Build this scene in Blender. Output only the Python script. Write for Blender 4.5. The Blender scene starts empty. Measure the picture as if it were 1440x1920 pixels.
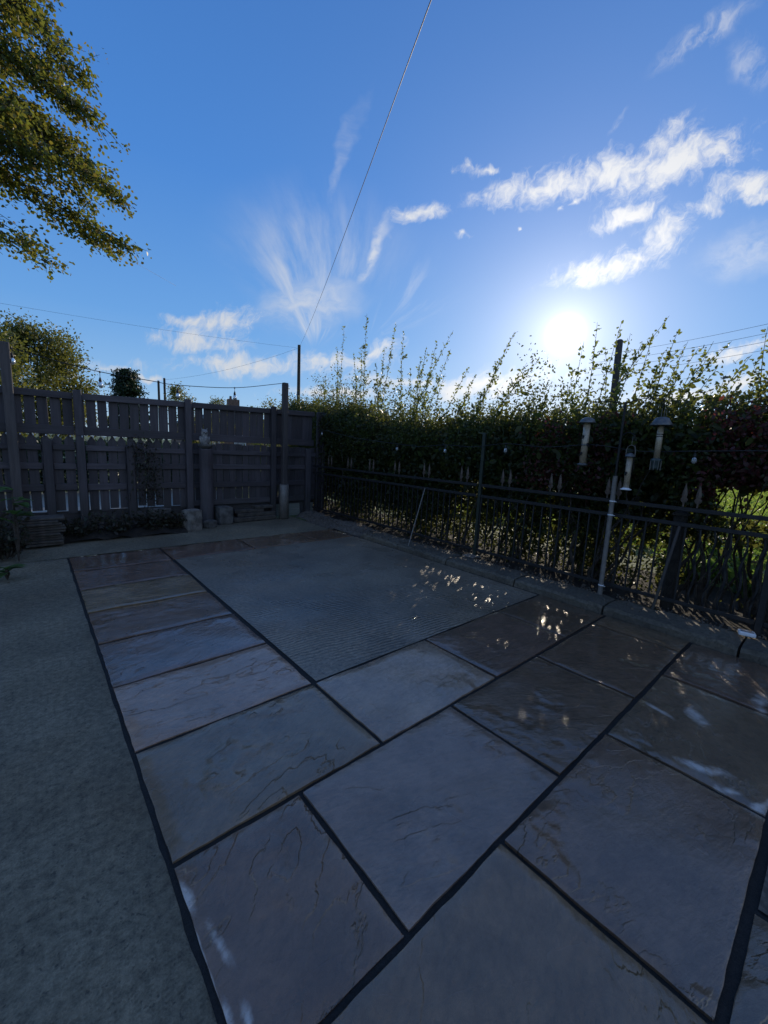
import bpy, math, random
import numpy as np
from mathutils import Vector, Matrix

scene = bpy.context.scene
COL = scene.collection
RNG = np.random.default_rng(11)
random.seed(11)
rad = math.radians

# ------------------------------------------------------------------ camera
CAM_H = 1.345
PITCH, ROLL, YAW = rad(8.798), rad(2.708), rad(41.252)
FPX = 762.64                       # focal length for a frame 1440 wide
_f = Vector((math.sin(YAW)*math.cos(PITCH), math.cos(YAW)*math.cos(PITCH), -math.sin(PITCH)))
_r = Vector((math.cos(YAW), -math.sin(YAW), 0.0))
_u = _r.cross(_f)
CR = _r*math.cos(ROLL) + _u*math.sin(ROLL)
CU = -_r*math.sin(ROLL) + _u*math.cos(ROLL)
CF = _f
cam_data = bpy.data.cameras.new('camera')
cam = bpy.data.objects.new('camera', cam_data)
COL.objects.link(cam)
m = Matrix((CR, CU, -CF)).transposed().to_4x4()
m.translation = (0, 0, CAM_H)
cam.matrix_world = m
cam_data.sensor_fit = 'HORIZONTAL'
cam_data.sensor_width = 36.0
cam_data.lens = FPX/1440*36.0
cam_data.clip_start = 0.05
cam_data.clip_end = 3000
scene.camera = cam

def sight(px, py):
    """world direction of a measured point of the survey photograph"""
    return (CR*(px-720) - CU*(py-960) + CF*FPX).normalized()
def at_y(px, py, Y):
    d = sight(px, py); t = Y/d.y
    return Vector((d.x*t, Y, CAM_H+d.z*t))
def at_x(px, py, X):
    d = sight(px, py); t = X/d.x
    return Vector((X, d.y*t, CAM_H+d.z*t))

# ------------------------------------------------------------------ render / exposure
scene.render.engine = 'CYCLES'
scene.cycles.use_denoising = True
scene.cycles.max_bounces = 5
scene.cycles.diffuse_bounces = 2
scene.cycles.glossy_bounces = 2
scene.cycles.transmission_bounces = 4
scene.cycles.adaptive_threshold = 0.015
scene.cycles.transparent_max_bounces = 12
scene.cycles.caustics_reflective = False
scene.cycles.caustics_refractive = False
scene.cycles.sample_clamp_indirect = 4.0
scene.view_settings.view_transform = 'Standard'
scene.view_settings.look = 'None'
scene.view_settings.gamma = 1.0
scene.view_settings.use_curve_mapping = False
scene.view_settings.exposure = EXPOSURE = -0.62

# ------------------------------------------------------------------ node helpers
class NT:
    def __init__(s, tree): s.t = tree
    def n(s, typ, ins=None, **kw):
        nd = s.t.nodes.new('ShaderNode'+typ)
        for k, v in kw.items(): setattr(nd, k, v)
        for k, v in (ins or {}).items(): s.put(nd.inputs[k], v)
        return nd
    def put(s, sock, v):
        if isinstance(v, bpy.types.NodeSocket): s.t.links.new(v, sock)
        elif v is not None:
            if sock.type == 'RGBA' and not isinstance(v, (int, float)) and len(v) == 3: v = (*v, 1.0)
            sock.default_value = v
    def m(s, op, a, b=None, c=None, clamp=False):
        nd = s.t.nodes.new('ShaderNodeMath'); nd.operation = op; nd.use_clamp = clamp
        for i, v in enumerate((a, b, c)):
            if v is not None: s.put(nd.inputs[i], v)
        return nd.outputs[0]
    def v(s, op, a, b=None, sc=None):
        nd = s.t.nodes.new('ShaderNodeVectorMath'); nd.operation = op
        s.put(nd.inputs[0], a)
        if b is not None: s.put(nd.inputs[1], b)
        if sc is not None: s.put(nd.inputs['Scale'], sc)
        return nd.outputs['Value'] if op in ('DOT_PRODUCT', 'LENGTH', 'DISTANCE') else nd.outputs[0]
    def ramp(s, x, lo, hi, a=0.0, b=1.0, smooth=True):
        nd = s.t.nodes.new('ShaderNodeMapRange')
        nd.interpolation_type = 'SMOOTHSTEP' if smooth else 'LINEAR'
        for i, v in enumerate((x, lo, hi, a, b)): s.put(nd.inputs[i], v)
        return nd.outputs[0]
    def mix(s, fac, a, b, blend='MIX'):
        nd = s.t.nodes.new('ShaderNodeMix'); nd.data_type = 'RGBA'; nd.blend_type = blend
        s.put(nd.inputs[0], fac); s.put(nd.inputs[6], a); s.put(nd.inputs[7], b)
        return nd.outputs[2]
    def noise(s, vec, scale, detail=4, rough=0.5, dist=0.0, color=False, dim='3D'):
        nd = s.n('TexNoise', noise_dimensions=dim, ins={'Scale': scale, 'Detail': detail, 'Roughness': rough, 'Distortion': dist})
        if vec is not None: s.put(nd.inputs['Vector'], vec)
        return nd.outputs['Color' if color else 'Fac']
    def xyz(s, x, y, z=0.0):
        return s.n('CombineXYZ', {0: x, 1: y, 2: z}).outputs[0]

# ------------------------------------------------------------------ sun and sky
SUN_EL, SUN_AZ = rad(14.8), rad(63.1)
SUN_DIR = Vector((math.sin(SUN_AZ)*math.cos(SUN_EL), math.cos(SUN_AZ)*math.cos(SUN_EL), math.sin(SUN_EL)))
sun_data = bpy.data.lights.new('sun', 'SUN')
sun_data.energy = 5.0
sun_data.angle = rad(0.53)
sun_data.color = (1.0, 0.86, 0.66)
sun = bpy.data.objects.new('sun', sun_data)
COL.objects.link(sun)
sun.rotation_euler = SUN_DIR.to_track_quat('Z', 'Y').to_euler()
sun.location = SUN_DIR*60

def build_world():
    w = bpy.data.worlds.new('World'); scene.world = w; w.use_nodes = True
    t = w.node_tree; t.nodes.clear(); q = NT(t)
    sky = q.n('TexSky', sky_type='NISHITA', sun_disc=False, sun_elevation=SUN_EL, sun_rotation=SUN_AZ,
              altitude=50.0, air_density=1.0, dust_density=0.35, ozone_density=2.2)
    d = q.n('TexCoord').outputs['Generated']
    d = q.v('NORMALIZE', d)
    FH = (math.sin(YAW), math.cos(YAW), 0.0); RH = (math.cos(YAW), -math.sin(YAW), 0.0)
    ff = q.v('DOT_PRODUCT', d, FH); fr = q.v('DOT_PRODUCT', d, RH)
    dz = q.v('DOT_PRODUCT', d, (0, 0, 1))
    ffc = q.m('MAXIMUM', ff, 0.08)
    U = q.m('DIVIDE', fr, ffc); V = q.m('DIVIDE', dz, ffc)
    P0 = q.xyz(U, V, 1.0)
    def uv(px, py):
        s = sight(px, py); k = s.dot(Vector(FH)); return s.dot(Vector(RH))/k, s.z/k
    wc = q.noise(P0, 5.0, 2, 0.55, color=True, dim='2D')
    P = q.v('ADD', P0, q.v('MULTIPLY', q.v('SUBTRACT', wc, (0.5, 0.5, 0.5)), (0.055, 0.045, 0.0)))
    wc2 = q.noise(P0, 19.0, 2, 0.6, color=True, dim='2D')
    P = q.v('ADD', P, q.v('MULTIPLY', q.v('SUBTRACT', wc2, (0.5, 0.5, 0.5)), (0.040, 0.034, 0.0)))
    PF = q.v('ADD', P0, q.v('MULTIPLY', q.v('SUBTRACT', wc, (0.5, 0.5, 0.5)), (0.03, 0.03, 0.0)))
    def ell2(px, py, rx, ry, ang):
        """squared radius of a soft ellipse on the sky chart, radii as survey pixels, ang anticlockwise"""
        c = uv(px, py); a = rad(ang)
        e1 = uv(px+rx*math.cos(a), py-rx*math.sin(a)); e2 = uv(px-ry*math.sin(a), py-ry*math.cos(a))
        A = (e1[0]-c[0], e1[1]-c[1]); B = (e2[0]-c[0], e2[1]-c[1])
        lA, lB = A[0]**2+A[1]**2, B[0]**2+B[1]**2
        u = q.v('DOT_PRODUCT', P, (A[0]/lA, A[1]/lA, -(A[0]*c[0]+A[1]*c[1])/lA))
        v = q.v('DOT_PRODUCT', P, (B[0]/lB, B[1]/lB, -(B[0]*c[0]+B[1]*c[1])/lB))
        return q.m('MULTIPLY_ADD', u, u, q.m('MULTIPLY', v, v))
    def ell(*e): return q.m('SUBTRACT', 1.0, q.m('SQRT', ell2(*e)))
    def ells(lst):
        D = ell2(*lst[0])
        for e in lst[1:]: D = q.m('MINIMUM', D, ell2(*e))
        return q.m('SUBTRACT', 1.0, q.m('SQRT', D))
    def union(lst):
        F = lst[0]
        for x in lst[1:]: F = q.m('MAXIMUM', F, x)
        return F
    # woolly stratocumulus strips
    cum = ells((
        (1260, 308, 165, 58, 12), (1010, 350, 150, 38, 8), (1150, 325, 165, 48, 8), (1350, 290, 70, 32, 5), (1240, 268, 60, 40, 30), (870, 313, 34, 16, 0), (910, 318, 40, 10, 0),
        (1150, 492, 130, 34, 6), (1240, 440, 70, 40, 32), (1400, 350, 90, 34, -2), (1320, 385, 50, 24, 10), (1180, 405, 90, 20, 12), (1070, 385, 20, 8, 20), (1440, 370, 60, 24, 0),
        (790, 398, 60, 20, 6), (855, 438, 20, 8, 0), (972, 436, 8, 6, 0), (1042, 405, 12, 8, 45),
        (372, 640, 110, 30, -3), (430, 608, 75, 36, 14), (345, 604, 60, 18, 5),
        (480, 688, 220, 24, 1), (620, 680, 130, 20, 2), (205, 690, 70, 12, -4), (280, 707, 50, 8, -3), (120, 700, 60, 10, 0), (715, 655, 50, 22, 15), (640, 738, 150, 12, 0), (770, 715, 150, 14, 0), (900, 722, 190, 26, 4),
        (1390, 655, 110, 17, 4), (1400, 712, 140, 20, 3), (1300, 740, 160, 16, 0), (1500, 690, 90, 30, 5), (1700, 560, 160, 40, 4), (-200, 640, 160, 22, 4), (-90, 712, 120, 14, 0), (2000, 380, 300, 80, -10)))
    st = q.xyz(q.v('DOT_PRODUCT', P, (7.4, 1.0, 0)), q.v('DOT_PRODUCT', P, (-2.0, 13.8, 0)))
    n1 = q.noise(st, 1.0, 6, 0.66, 0.0, dim='2D')
    st2 = q.xyz(q.v('DOT_PRODUCT', P, (21.0, -11.0, 0)), q.v('DOT_PRODUCT', P, (5.0, 9.7, 0)))
    n2 = q.noise(st2, 1.0, 5, 0.7, 0.0, dim='2D')
    nn = q.m('ADD', q.m('MULTIPLY', q.m('SUBTRACT', n1, 0.5), 1.5), q.m('MULTIPLY', q.m('SUBTRACT', n2, 0.5), 1.35))
    nx = q.noise(st2, 3.1, 4, 0.65, 0.0, dim='2D')
    cum_f = q.m('ADD', q.m('MULTIPLY_ADD', cum, 1.0, 0.10), q.m('MULTIPLY_ADD', q.m('SUBTRACT', nx, 0.5), 0.9, nn))
    a_cum = q.m('MULTIPLY', q.ramp(cum_f, 0.0, 1.30), q.ramp(cum, -0.6, 0.25))
    # fan of cirrus
    def fan(px, py, spread, tilt, r0, r1, r2, freq, seed, lo, hi):
        c = uv(px, py)
        dv = q.v('SUBTRACT', PF, (c[0], c[1], 1.0))
        s = q.n('SeparateXYZ', {0: dv})
        ang = q.m('ARCTAN2', s.outputs[0], s.outputs[1]); r = q.v('LENGTH', dv)
        bend = q.m('ADD', ang, q.m('MULTIPLY', r, 0.9))
        nz = q.noise(q.xyz(q.m('MULTIPLY_ADD', bend, freq, seed), q.m('MULTIPLY_ADD', r, 3.4, seed)), 1.0, 6, 0.60, 0.0, dim='2D')
        win = q.ramp(q.m('ABSOLUTE', q.m('SUBTRACT', ang, tilt)), spread, spread*0.25)
        rr = q.m('MULTIPLY', q.ramp(r, r0*0.2, r0), q.ramp(r, r2, r1))
        return q.m('MULTIPLY', q.m('MULTIPLY', q.ramp(nz, lo, hi), win), rr)
    cir = union([
        q.m('MULTIPLY', fan(585, 672, 0.95, 0.0, 0.07, 0.16, 0.42, 3.2, 3.1, 0.28, 0.85), 0.85),
        q.m('MULTIPLY', fan(690, 640, 0.6, 0.75, 0.05, 0.10, 0.30, 3.0, 8.3, 0.45, 0.9), 0.5),
        q.m('MULTIPLY', q.m('MULTIPLY', q.ramp(ell(580, 570, 140, 75, 12), 0.0, 1.0), q.ramp(n1, 0.1, 0.8)), 0.9),
        q.m('MULTIPLY', q.m('MULTIPLY', q.ramp(ell(640, 315, 200, 18, 66), 0.0, 0.9), q.ramp(n1, 0.25, 0.8)), 0.26),
        q.m('MULTIPLY', q.m('MULTIPLY', q.ramp(ell(705, 470, 110, 24, 58), 0.0, 0.9), q.ramp(n1, 0.25, 0.7)), 0.8),
        q.m('MULTIPLY', q.m('MULTIPLY', q.ramp(ell(1330, 62, 150, 36, 22), 0.0, 0.9), q.ramp(n2, 0.3, 0.75)), 0.6),
        q.m('MULTIPLY', q.m('MULTIPLY', q.ramp(ell(1410, 120, 60, 70, 50), 0.0, 0.9), q.ramp(n2, 0.3, 0.75)), 0.4),
        q.m('MULTIPLY', q.m('MULTIPLY', q.ramp(ell(1165, 230, 40, 10, 50), 0.0, 0.9), q.ramp(n2, 0.3, 0.75)), 0.4),
        q.m('MULTIPLY', q.m('MULTIPLY', q.ramp(ell(1400, 470, 120, 70, 0), 0.0, 1.0), q.ramp(n1, 0.2, 0.7)), 0.5)])
    a_in = q.m('MAXIMUM', a_cum, cir)
    # added unseen cloud outside the charted part, for brighter and more neutral ground light
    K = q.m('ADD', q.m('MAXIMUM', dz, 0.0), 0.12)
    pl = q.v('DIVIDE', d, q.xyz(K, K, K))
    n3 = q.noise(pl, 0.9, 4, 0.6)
    a_fill = q.m('MULTIPLY', q.ramp(n3, 0.40, 0.66), q.ramp(ff, 0.30, 0.08))
    alpha = q.m('MAXIMUM', q.m('MULTIPLY', a_in, q.ramp(ff, 0.1, 0.25)), q.m('MULTIPLY', a_fill, 0.8))
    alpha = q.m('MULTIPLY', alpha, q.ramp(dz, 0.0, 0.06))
    # colours: radiance per unit of background strength
    ct = q.v('DOT_PRODUCT', d, tuple(SUN_DIR))
    th = q.m('MULTIPLY', q.m('ARCCOSINE', q.m('MINIMUM', ct, 0.99999)), 180/math.pi)
    hs = q.n('HueSaturation', {'Color': sky.outputs[0], 'Saturation': 1.25}).outputs[0]
    cr = q.n('ValToRGB', {'Fac': dz}); e = cr.color_ramp.elements
    e[0].position = 0.0; e[0].color = (0.46, 0.69, 0.98, 1); e[1].position = 1.0; e[1].color = (0.055, 0.19, 0.57, 1)
    for pos, col in ((0.10, (0.31, 0.58, 0.98, 1)), (0.24, (0.17, 0.44, 0.94, 1)), (0.48, (0.085, 0.30, 0.83, 1)), (0.78, (0.058, 0.205, 0.62, 1))):
        k = e.new(pos); k.color = col
    skyc = q.mix(0.22, q.v('SCALE', cr.outputs[0], sc=SKY_GAIN), hs)
    near = q.m('POWER', 2.718, q.m('MULTIPLY', th, -1/16.0))
    cl = q.v('ADD', q.v('SCALE', (1.0, 0.93, 0.82), sc=q.m('MULTIPLY', near, 7.0)), CLOUD)
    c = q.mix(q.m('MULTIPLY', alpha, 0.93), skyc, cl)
    g = q.v('SCALE', (1.0, 0.95, 0.82), sc=q.m('MULTIPLY', q.m('POWER', 2.718, q.m('MULTIPLY', q.m('POWER', q.m('DIVIDE', th, 1.15), 2.0), -1.0)), 40.0))
    g2 = q.v('SCALE', (1.0, 0.93, 0.80), sc=q.m('MULTIPLY', q.m('POWER', 2.718, q.m('DIVIDE', th, -3.2)), 9.0))
    g3 = q.v('SCALE', (1.0, 0.92, 0.80), sc=q.m('MULTIPLY', q.m('POWER', 2.718, q.m('DIVIDE', th, -11.0)), 4.6))
    c = q.v('ADD', q.v('ADD', c, g), q.v('ADD', g2, g3))
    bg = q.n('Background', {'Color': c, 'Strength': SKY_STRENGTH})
    o = q.n('OutputWorld'); t.links.new(bg.outputs[0], o.inputs[0])
    w.cycles.sampling_method = 'MANUAL'; w.cycles.sample_map_resolution = 512

SKY_STRENGTH = 0.12
SKY_GAIN = 11.8
CLOUD = (8.0, 8.3, 8.8)
build_world()

# ------------------------------------------------------------------ mesh helpers
class MB:
    """collects boxes, tubes, lathes and prisms for one mesh"""
    def __init__(s): s.v = []; s.f = []
    def add(s, v, f):
        b = len(s.v); s.v += [tuple(x) for x in v]; s.f += [tuple(b+i for i in x) for x in f]; return s
    def box(s, c, d, rz=0.0, rx=0.0, ry=0.0, bev=0.0):
        hx, hy, hz = d[0]/2, d[1]/2, d[2]/2
        M = Matrix.Rotation(rz, 3, 'Z') @ Matrix.Rotation(ry, 3, 'Y') @ Matrix.Rotation(rx, 3, 'X')
        C = Vector(c)
        if bev <= 0:
            p = [(x*hx, y*hy, z*hz) for z in (-1, 1) for x, y in ((-1, -1), (1, -1), (1, 1), (-1, 1))]
            f = [(3, 2, 1, 0), (4, 5, 6, 7), (0, 1, 5, 4), (1, 2, 6, 5), (2, 3, 7, 6), (3, 0, 4, 7)]
        else:
            b = bev; p = []; idx = {}
            for sx in (-1, 1):
                for sy in (-1, 1):
                    for sz in (-1, 1):
                        for ax in range(3):
                            q = [sx*(hx-b), sy*(hy-b), sz*(hz-b)]
                            q[ax] = (sx*hx, sy*hy, sz*hz)[ax]
                            idx[(sx, sy, sz, ax)] = len(p); p.append(tuple(q))
            I = lambda sx, sy, sz, ax: idx[(sx, sy, sz, ax)]
            f = []
            for a in (-1, 1):
                f.append([I(a, -1, -1, 0), I(a, 1, -1, 0), I(a, 1, 1, 0), I(a, -1, 1, 0)][::a])
                f.append([I(-1, a, -1, 1), I(1, a, -1, 1), I(1, a, 1, 1), I(-1, a, 1, 1)][::-a])
                f.append([I(-1, -1, a, 2), I(1, -1, a, 2), I(1, 1, a, 2), I(-1, 1, a, 2)][::a])
            for a in (-1, 1):
                for c2 in (-1, 1):
                    f.append([I(a, c2, -1, 0), I(a, c2, 1, 0), I(a, c2, 1, 1), I(a, c2, -1, 1)][::-a*c2])
                    f.append([I(a, -1, c2, 0), I(a, 1, c2, 0), I(a, 1, c2, 2), I(a, -1, c2, 2)][::a*c2])
                    f.append([I(-1, a, c2, 1), I(1, a, c2, 1), I(1, a, c2, 2), I(-1, a, c2, 2)][::-a*c2])
                    for c3 in (-1, 1):
                        f.append([I(a, c2, c3, 0), I(a, c2, c3, 1), I(a, c2, c3, 2)][::a*c2*c3])
        return s.add([M @ Vector(x) + C for x in p], f)
    def tube(s, pts, r, n=8, cap=True):
        pts = [Vector(p) for p in pts]; k = len(pts)
        rr = r if isinstance(r, (list, tuple)) else [r]*k
        b = len(s.v); ref = None
        for i, p in enumerate(pts):
            d = (pts[min(i+1, k-1)]-pts[max(i-1, 0)]).normalized()
            if ref is None:
                ref = d.orthogonal().normalized()
            ref = (ref - d*ref.dot(d)).normalized(); w = d.cross(ref)
            for j in range(n):
                a = 2*math.pi*j/n
                s.v.append(tuple(p + (ref*math.cos(a)+w*math.sin(a))*rr[i]))
        for i in range(k-1):
            for j in range(n):
                s.f.append((b+i*n+j, b+i*n+(j+1) % n, b+(i+1)*n+(j+1) % n, b+(i+1)*n+j))
        if cap:
            s.f.append(tuple(b+j for j in range(n))[::-1]); s.f.append(tuple(b+(k-1)*n+j for j in range(n)))
        return s
    def lathe(s, c, prof, n=16, axis=(0, 0, 1)):
        """prof: list of (radius, height)"""
        c = Vector(c); z = Vector(axis).normalized(); x = z.orthogonal().normalized(); y = z.cross(x); b = len(s.v)
        for r, h in prof:
            for j in range(n):
                a = 2*math.pi*j/n
                s.v.append(tuple(c + z*h + (x*math.cos(a)+y*math.sin(a))*max(r, 1e-4)))
        for i in range(len(prof)-1):
            for j in range(n):
                s.f.append((b+i*n+j, b+i*n+(j+1) % n, b+(i+1)*n+(j+1) % n, b+(i+1)*n+j))
        s.f.append(tuple(b+j for j in range(n))[::-1]); s.f.append(tuple(b+(len(prof)-1)*n+j for j in range(n)))
        return s
    def prism(s, outline, y0, y1):
        """outline in (x, z), extruded along y"""
        n = len(outline)
        v = [(x, y0, z) for x, z in outline]+[(x, y1, z) for x, z in outline]
        f = [tuple(range(n)), tuple(range(2*n-1, n-1, -1))]+[(i, i+n, (i+1) % n+n, (i+1) % n) for i in range(n)]
        return s.add(v, f)
    def data(s, name, org=(0, 0, 0), smooth=False):
        me = bpy.data.meshes.new(name)
        o = Vector(org)
        me.from_pydata([tuple(Vector(p)-o) for p in s.v], [], s.f); me.update()
        if smooth: me.polygons.foreach_set('use_smooth', [True]*len(me.polygons))
        return me

def link(name, data, mat=None, parent=None, loc=None):
    o = bpy.data.objects.new(name, data); COL.objects.link(o)
    if mat is not None and data is not None and not data.materials: data.materials.append(mat)
    if parent is not None: o.parent = parent
    if loc is not None: o.location = loc
    return o
def tag(o, label=None, cat=None, group=None, kind=None):
    for k, v in (('label', label), ('category', cat), ('group', group), ('kind', kind)):
        if v: o[k] = v
    return o
def thing(name, loc, label, cat, group=None):
    return tag(link(name, None, loc=loc), label, cat, group)
def origin(o):
    p = Vector(o.location)
    while o.parent: o = o.parent; p += o.location
    return p
def part(name, mb, mat, parent, smooth=False):
    """mesh given in world coordinates, hung under its thing or part"""
    return link(name, mb.data(name, origin(parent), smooth), mat, parent)
def solo(name, mb, mat, loc, label=None, cat=None, group=None, kind=None, smooth=False):
    return tag(link(name, mb.data(name, loc, smooth), mat, None, loc), label, cat, group, kind)
def copy_tree(o, parent=None):
    c = o.copy(); COL.objects.link(c); c.parent = parent
    for ch in list(o.children): copy_tree(ch, c)
    return c

def fast_mesh(name, V, nper):
    """V: (N, nper, 3) array of separate polygons"""
    V = np.ascontiguousarray(V, dtype=np.float32); N = V.shape[0]
    me = bpy.data.meshes.new(name)
    me.vertices.add(N*nper); me.vertices.foreach_set('co', V.ravel())
    me.loops.add(N*nper); me.loops.foreach_set('vertex_index', np.arange(N*nper, dtype=np.int32))
    me.polygons.add(N)
    me.polygons.foreach_set('loop_start', np.arange(0, N*nper, nper, dtype=np.int32))
    me.update(calc_edges=True)
    return me

# ------------------------------------------------------------------ materials
def material(name, disp=False):
    m = bpy.data.materials.new(name); m.use_nodes = True
    t = m.node_tree; t.nodes.clear(); q = NT(t)
    b = q.n('BsdfPrincipled'); o = q.n('OutputMaterial'); t.links.new(b.outputs[0], o.inputs[0])
    return m, q, b
def bump(q, b, h, strength=0.3, dist=0.01, normal=None):
    n = q.n('Bump', {'Height': h, 'Strength': strength, 'Distance': dist})
    if normal is not None: q.put(n.inputs['Normal'], normal)
    q.put(b.inputs['Normal'], n.outputs[0]); return n.outputs[0]
def simple(name, col, rough=0.5, metal=0.0, var=0.25, scale=12.0, bs=0.2, bd=0.004, spec=0.5):
    m, q, b = material(name)
    p = q.n('TexCoord').outputs['Object']
    n = q.noise(p, scale, 5, 0.6); n2 = q.noise(p, scale*7, 3, 0.6)
    f = q.m('ADD', q.ramp(n, 0.3, 0.7, 1-var, 1+var), q.m('MULTIPLY', q.m('SUBTRACT', n2, 0.5), var))
    q.put(b.inputs['Base Color'], q.v('SCALE', col, sc=f)); q.put(b.inputs['Roughness'], q.ramp(n2, 0.3, 0.7, rough*0.85, min(1, rough*1.15)))
    b.inputs['Metallic'].default_value = metal; b.inputs['Specular IOR Level'].default_value = spec
    if bs: bump(q, b, q.m('ADD', n, q.m('MULTIPLY', n2, 0.5)), bs, bd)
    return m
def wood(name, col, rough=0.6, axis=2, grain=1.0, var=0.3):
    """painted or bare sawn timber, grain along one axis of world space"""
    m, q, b = material(name)
    p = q.n('NewGeometry').outputs['Position']
    sc = [38.0, 38.0, 38.0]; sc[axis] = 2.2
    g = q.noise(q.v('MULTIPLY', p, tuple(sc)), 1.0, 5, 0.62, 0.4)
    big = q.noise(p, 2.3, 4, 0.6)
    ri = q.n('ObjectInfo').outputs['Random']
    f = q.m('MULTIPLY', q.ramp(g, 0.25, 0.75, 1-var, 1+var*0.7), q.m('MULTIPLY', q.ramp(big, 0.3, 0.7, 0.8, 1.15), q.ramp(ri, 0, 1, 0.76, 1.22)))
    z_ = q.n('SeparateXYZ', {0: p}).outputs[2]
    alg = q.m('MULTIPLY', q.ramp(q.m('ADD', z_, q.m('MULTIPLY', q.noise(p, 4.0, 4, 0.65), 0.9)), 1.15, 0.6), 0.35)
    c_ = q.mix(alg, q.v('SCALE', col, sc=f), (col[0]*0.55, col[1]*0.72, col[2]*0.5))
    q.put(b.inputs['Base Color'], c_)
    q.put(b.inputs['Roughness'], q.ramp(big, 0.3, 0.7, rough-0.1, rough+0.12))
    bump(q, b, g, 0.35*grain, 0.004)
    return m
def leaf_mat(name, cols, trans=(0.30, 0.42, 0.06), tfac=0.45, rough=0.45):
    m = bpy.data.materials.new(name); m.use_nodes = True
    t = m.node_tree; t.nodes.clear(); q = NT(t)
    ri = q.n('NewGeometry').outputs['Random Per Island']
    cr = q.n('ValToRGB', {'Fac': ri}); e = cr.color_ramp.elements
    e[0].position = 0; e[0].color = (*cols[0], 1); e[1].position = 1; e[1].color = (*cols[-1], 1)
    for i, c in enumerate(cols[1:-1]): e.new((i+1)/(len(cols)-1)).color = (*c, 1)
    big = q.noise(q.n('NewGeometry').outputs['Position'], 1.6, 3, 0.6)
    col = q.v('SCALE', cr.outputs[0], sc=q.ramp(big, 0.3, 0.7, 0.7, 1.25))
    b = q.n('BsdfPrincipled', {'Base Color': col, 'Roughness': rough, 'Specular IOR Level': 0.4})
    tr = q.n('BsdfTranslucent', {'Color': q.mix(0.5, q.v('SCALE', col, sc=3.0), trans)})
    mx = q.n('MixShader', {0: tfac, 1: b.outputs[0], 2: tr.outputs[0]})
    o = q.n('OutputMaterial'); t.links.new(mx.outputs[0], o.inputs[0])
    return m

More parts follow.
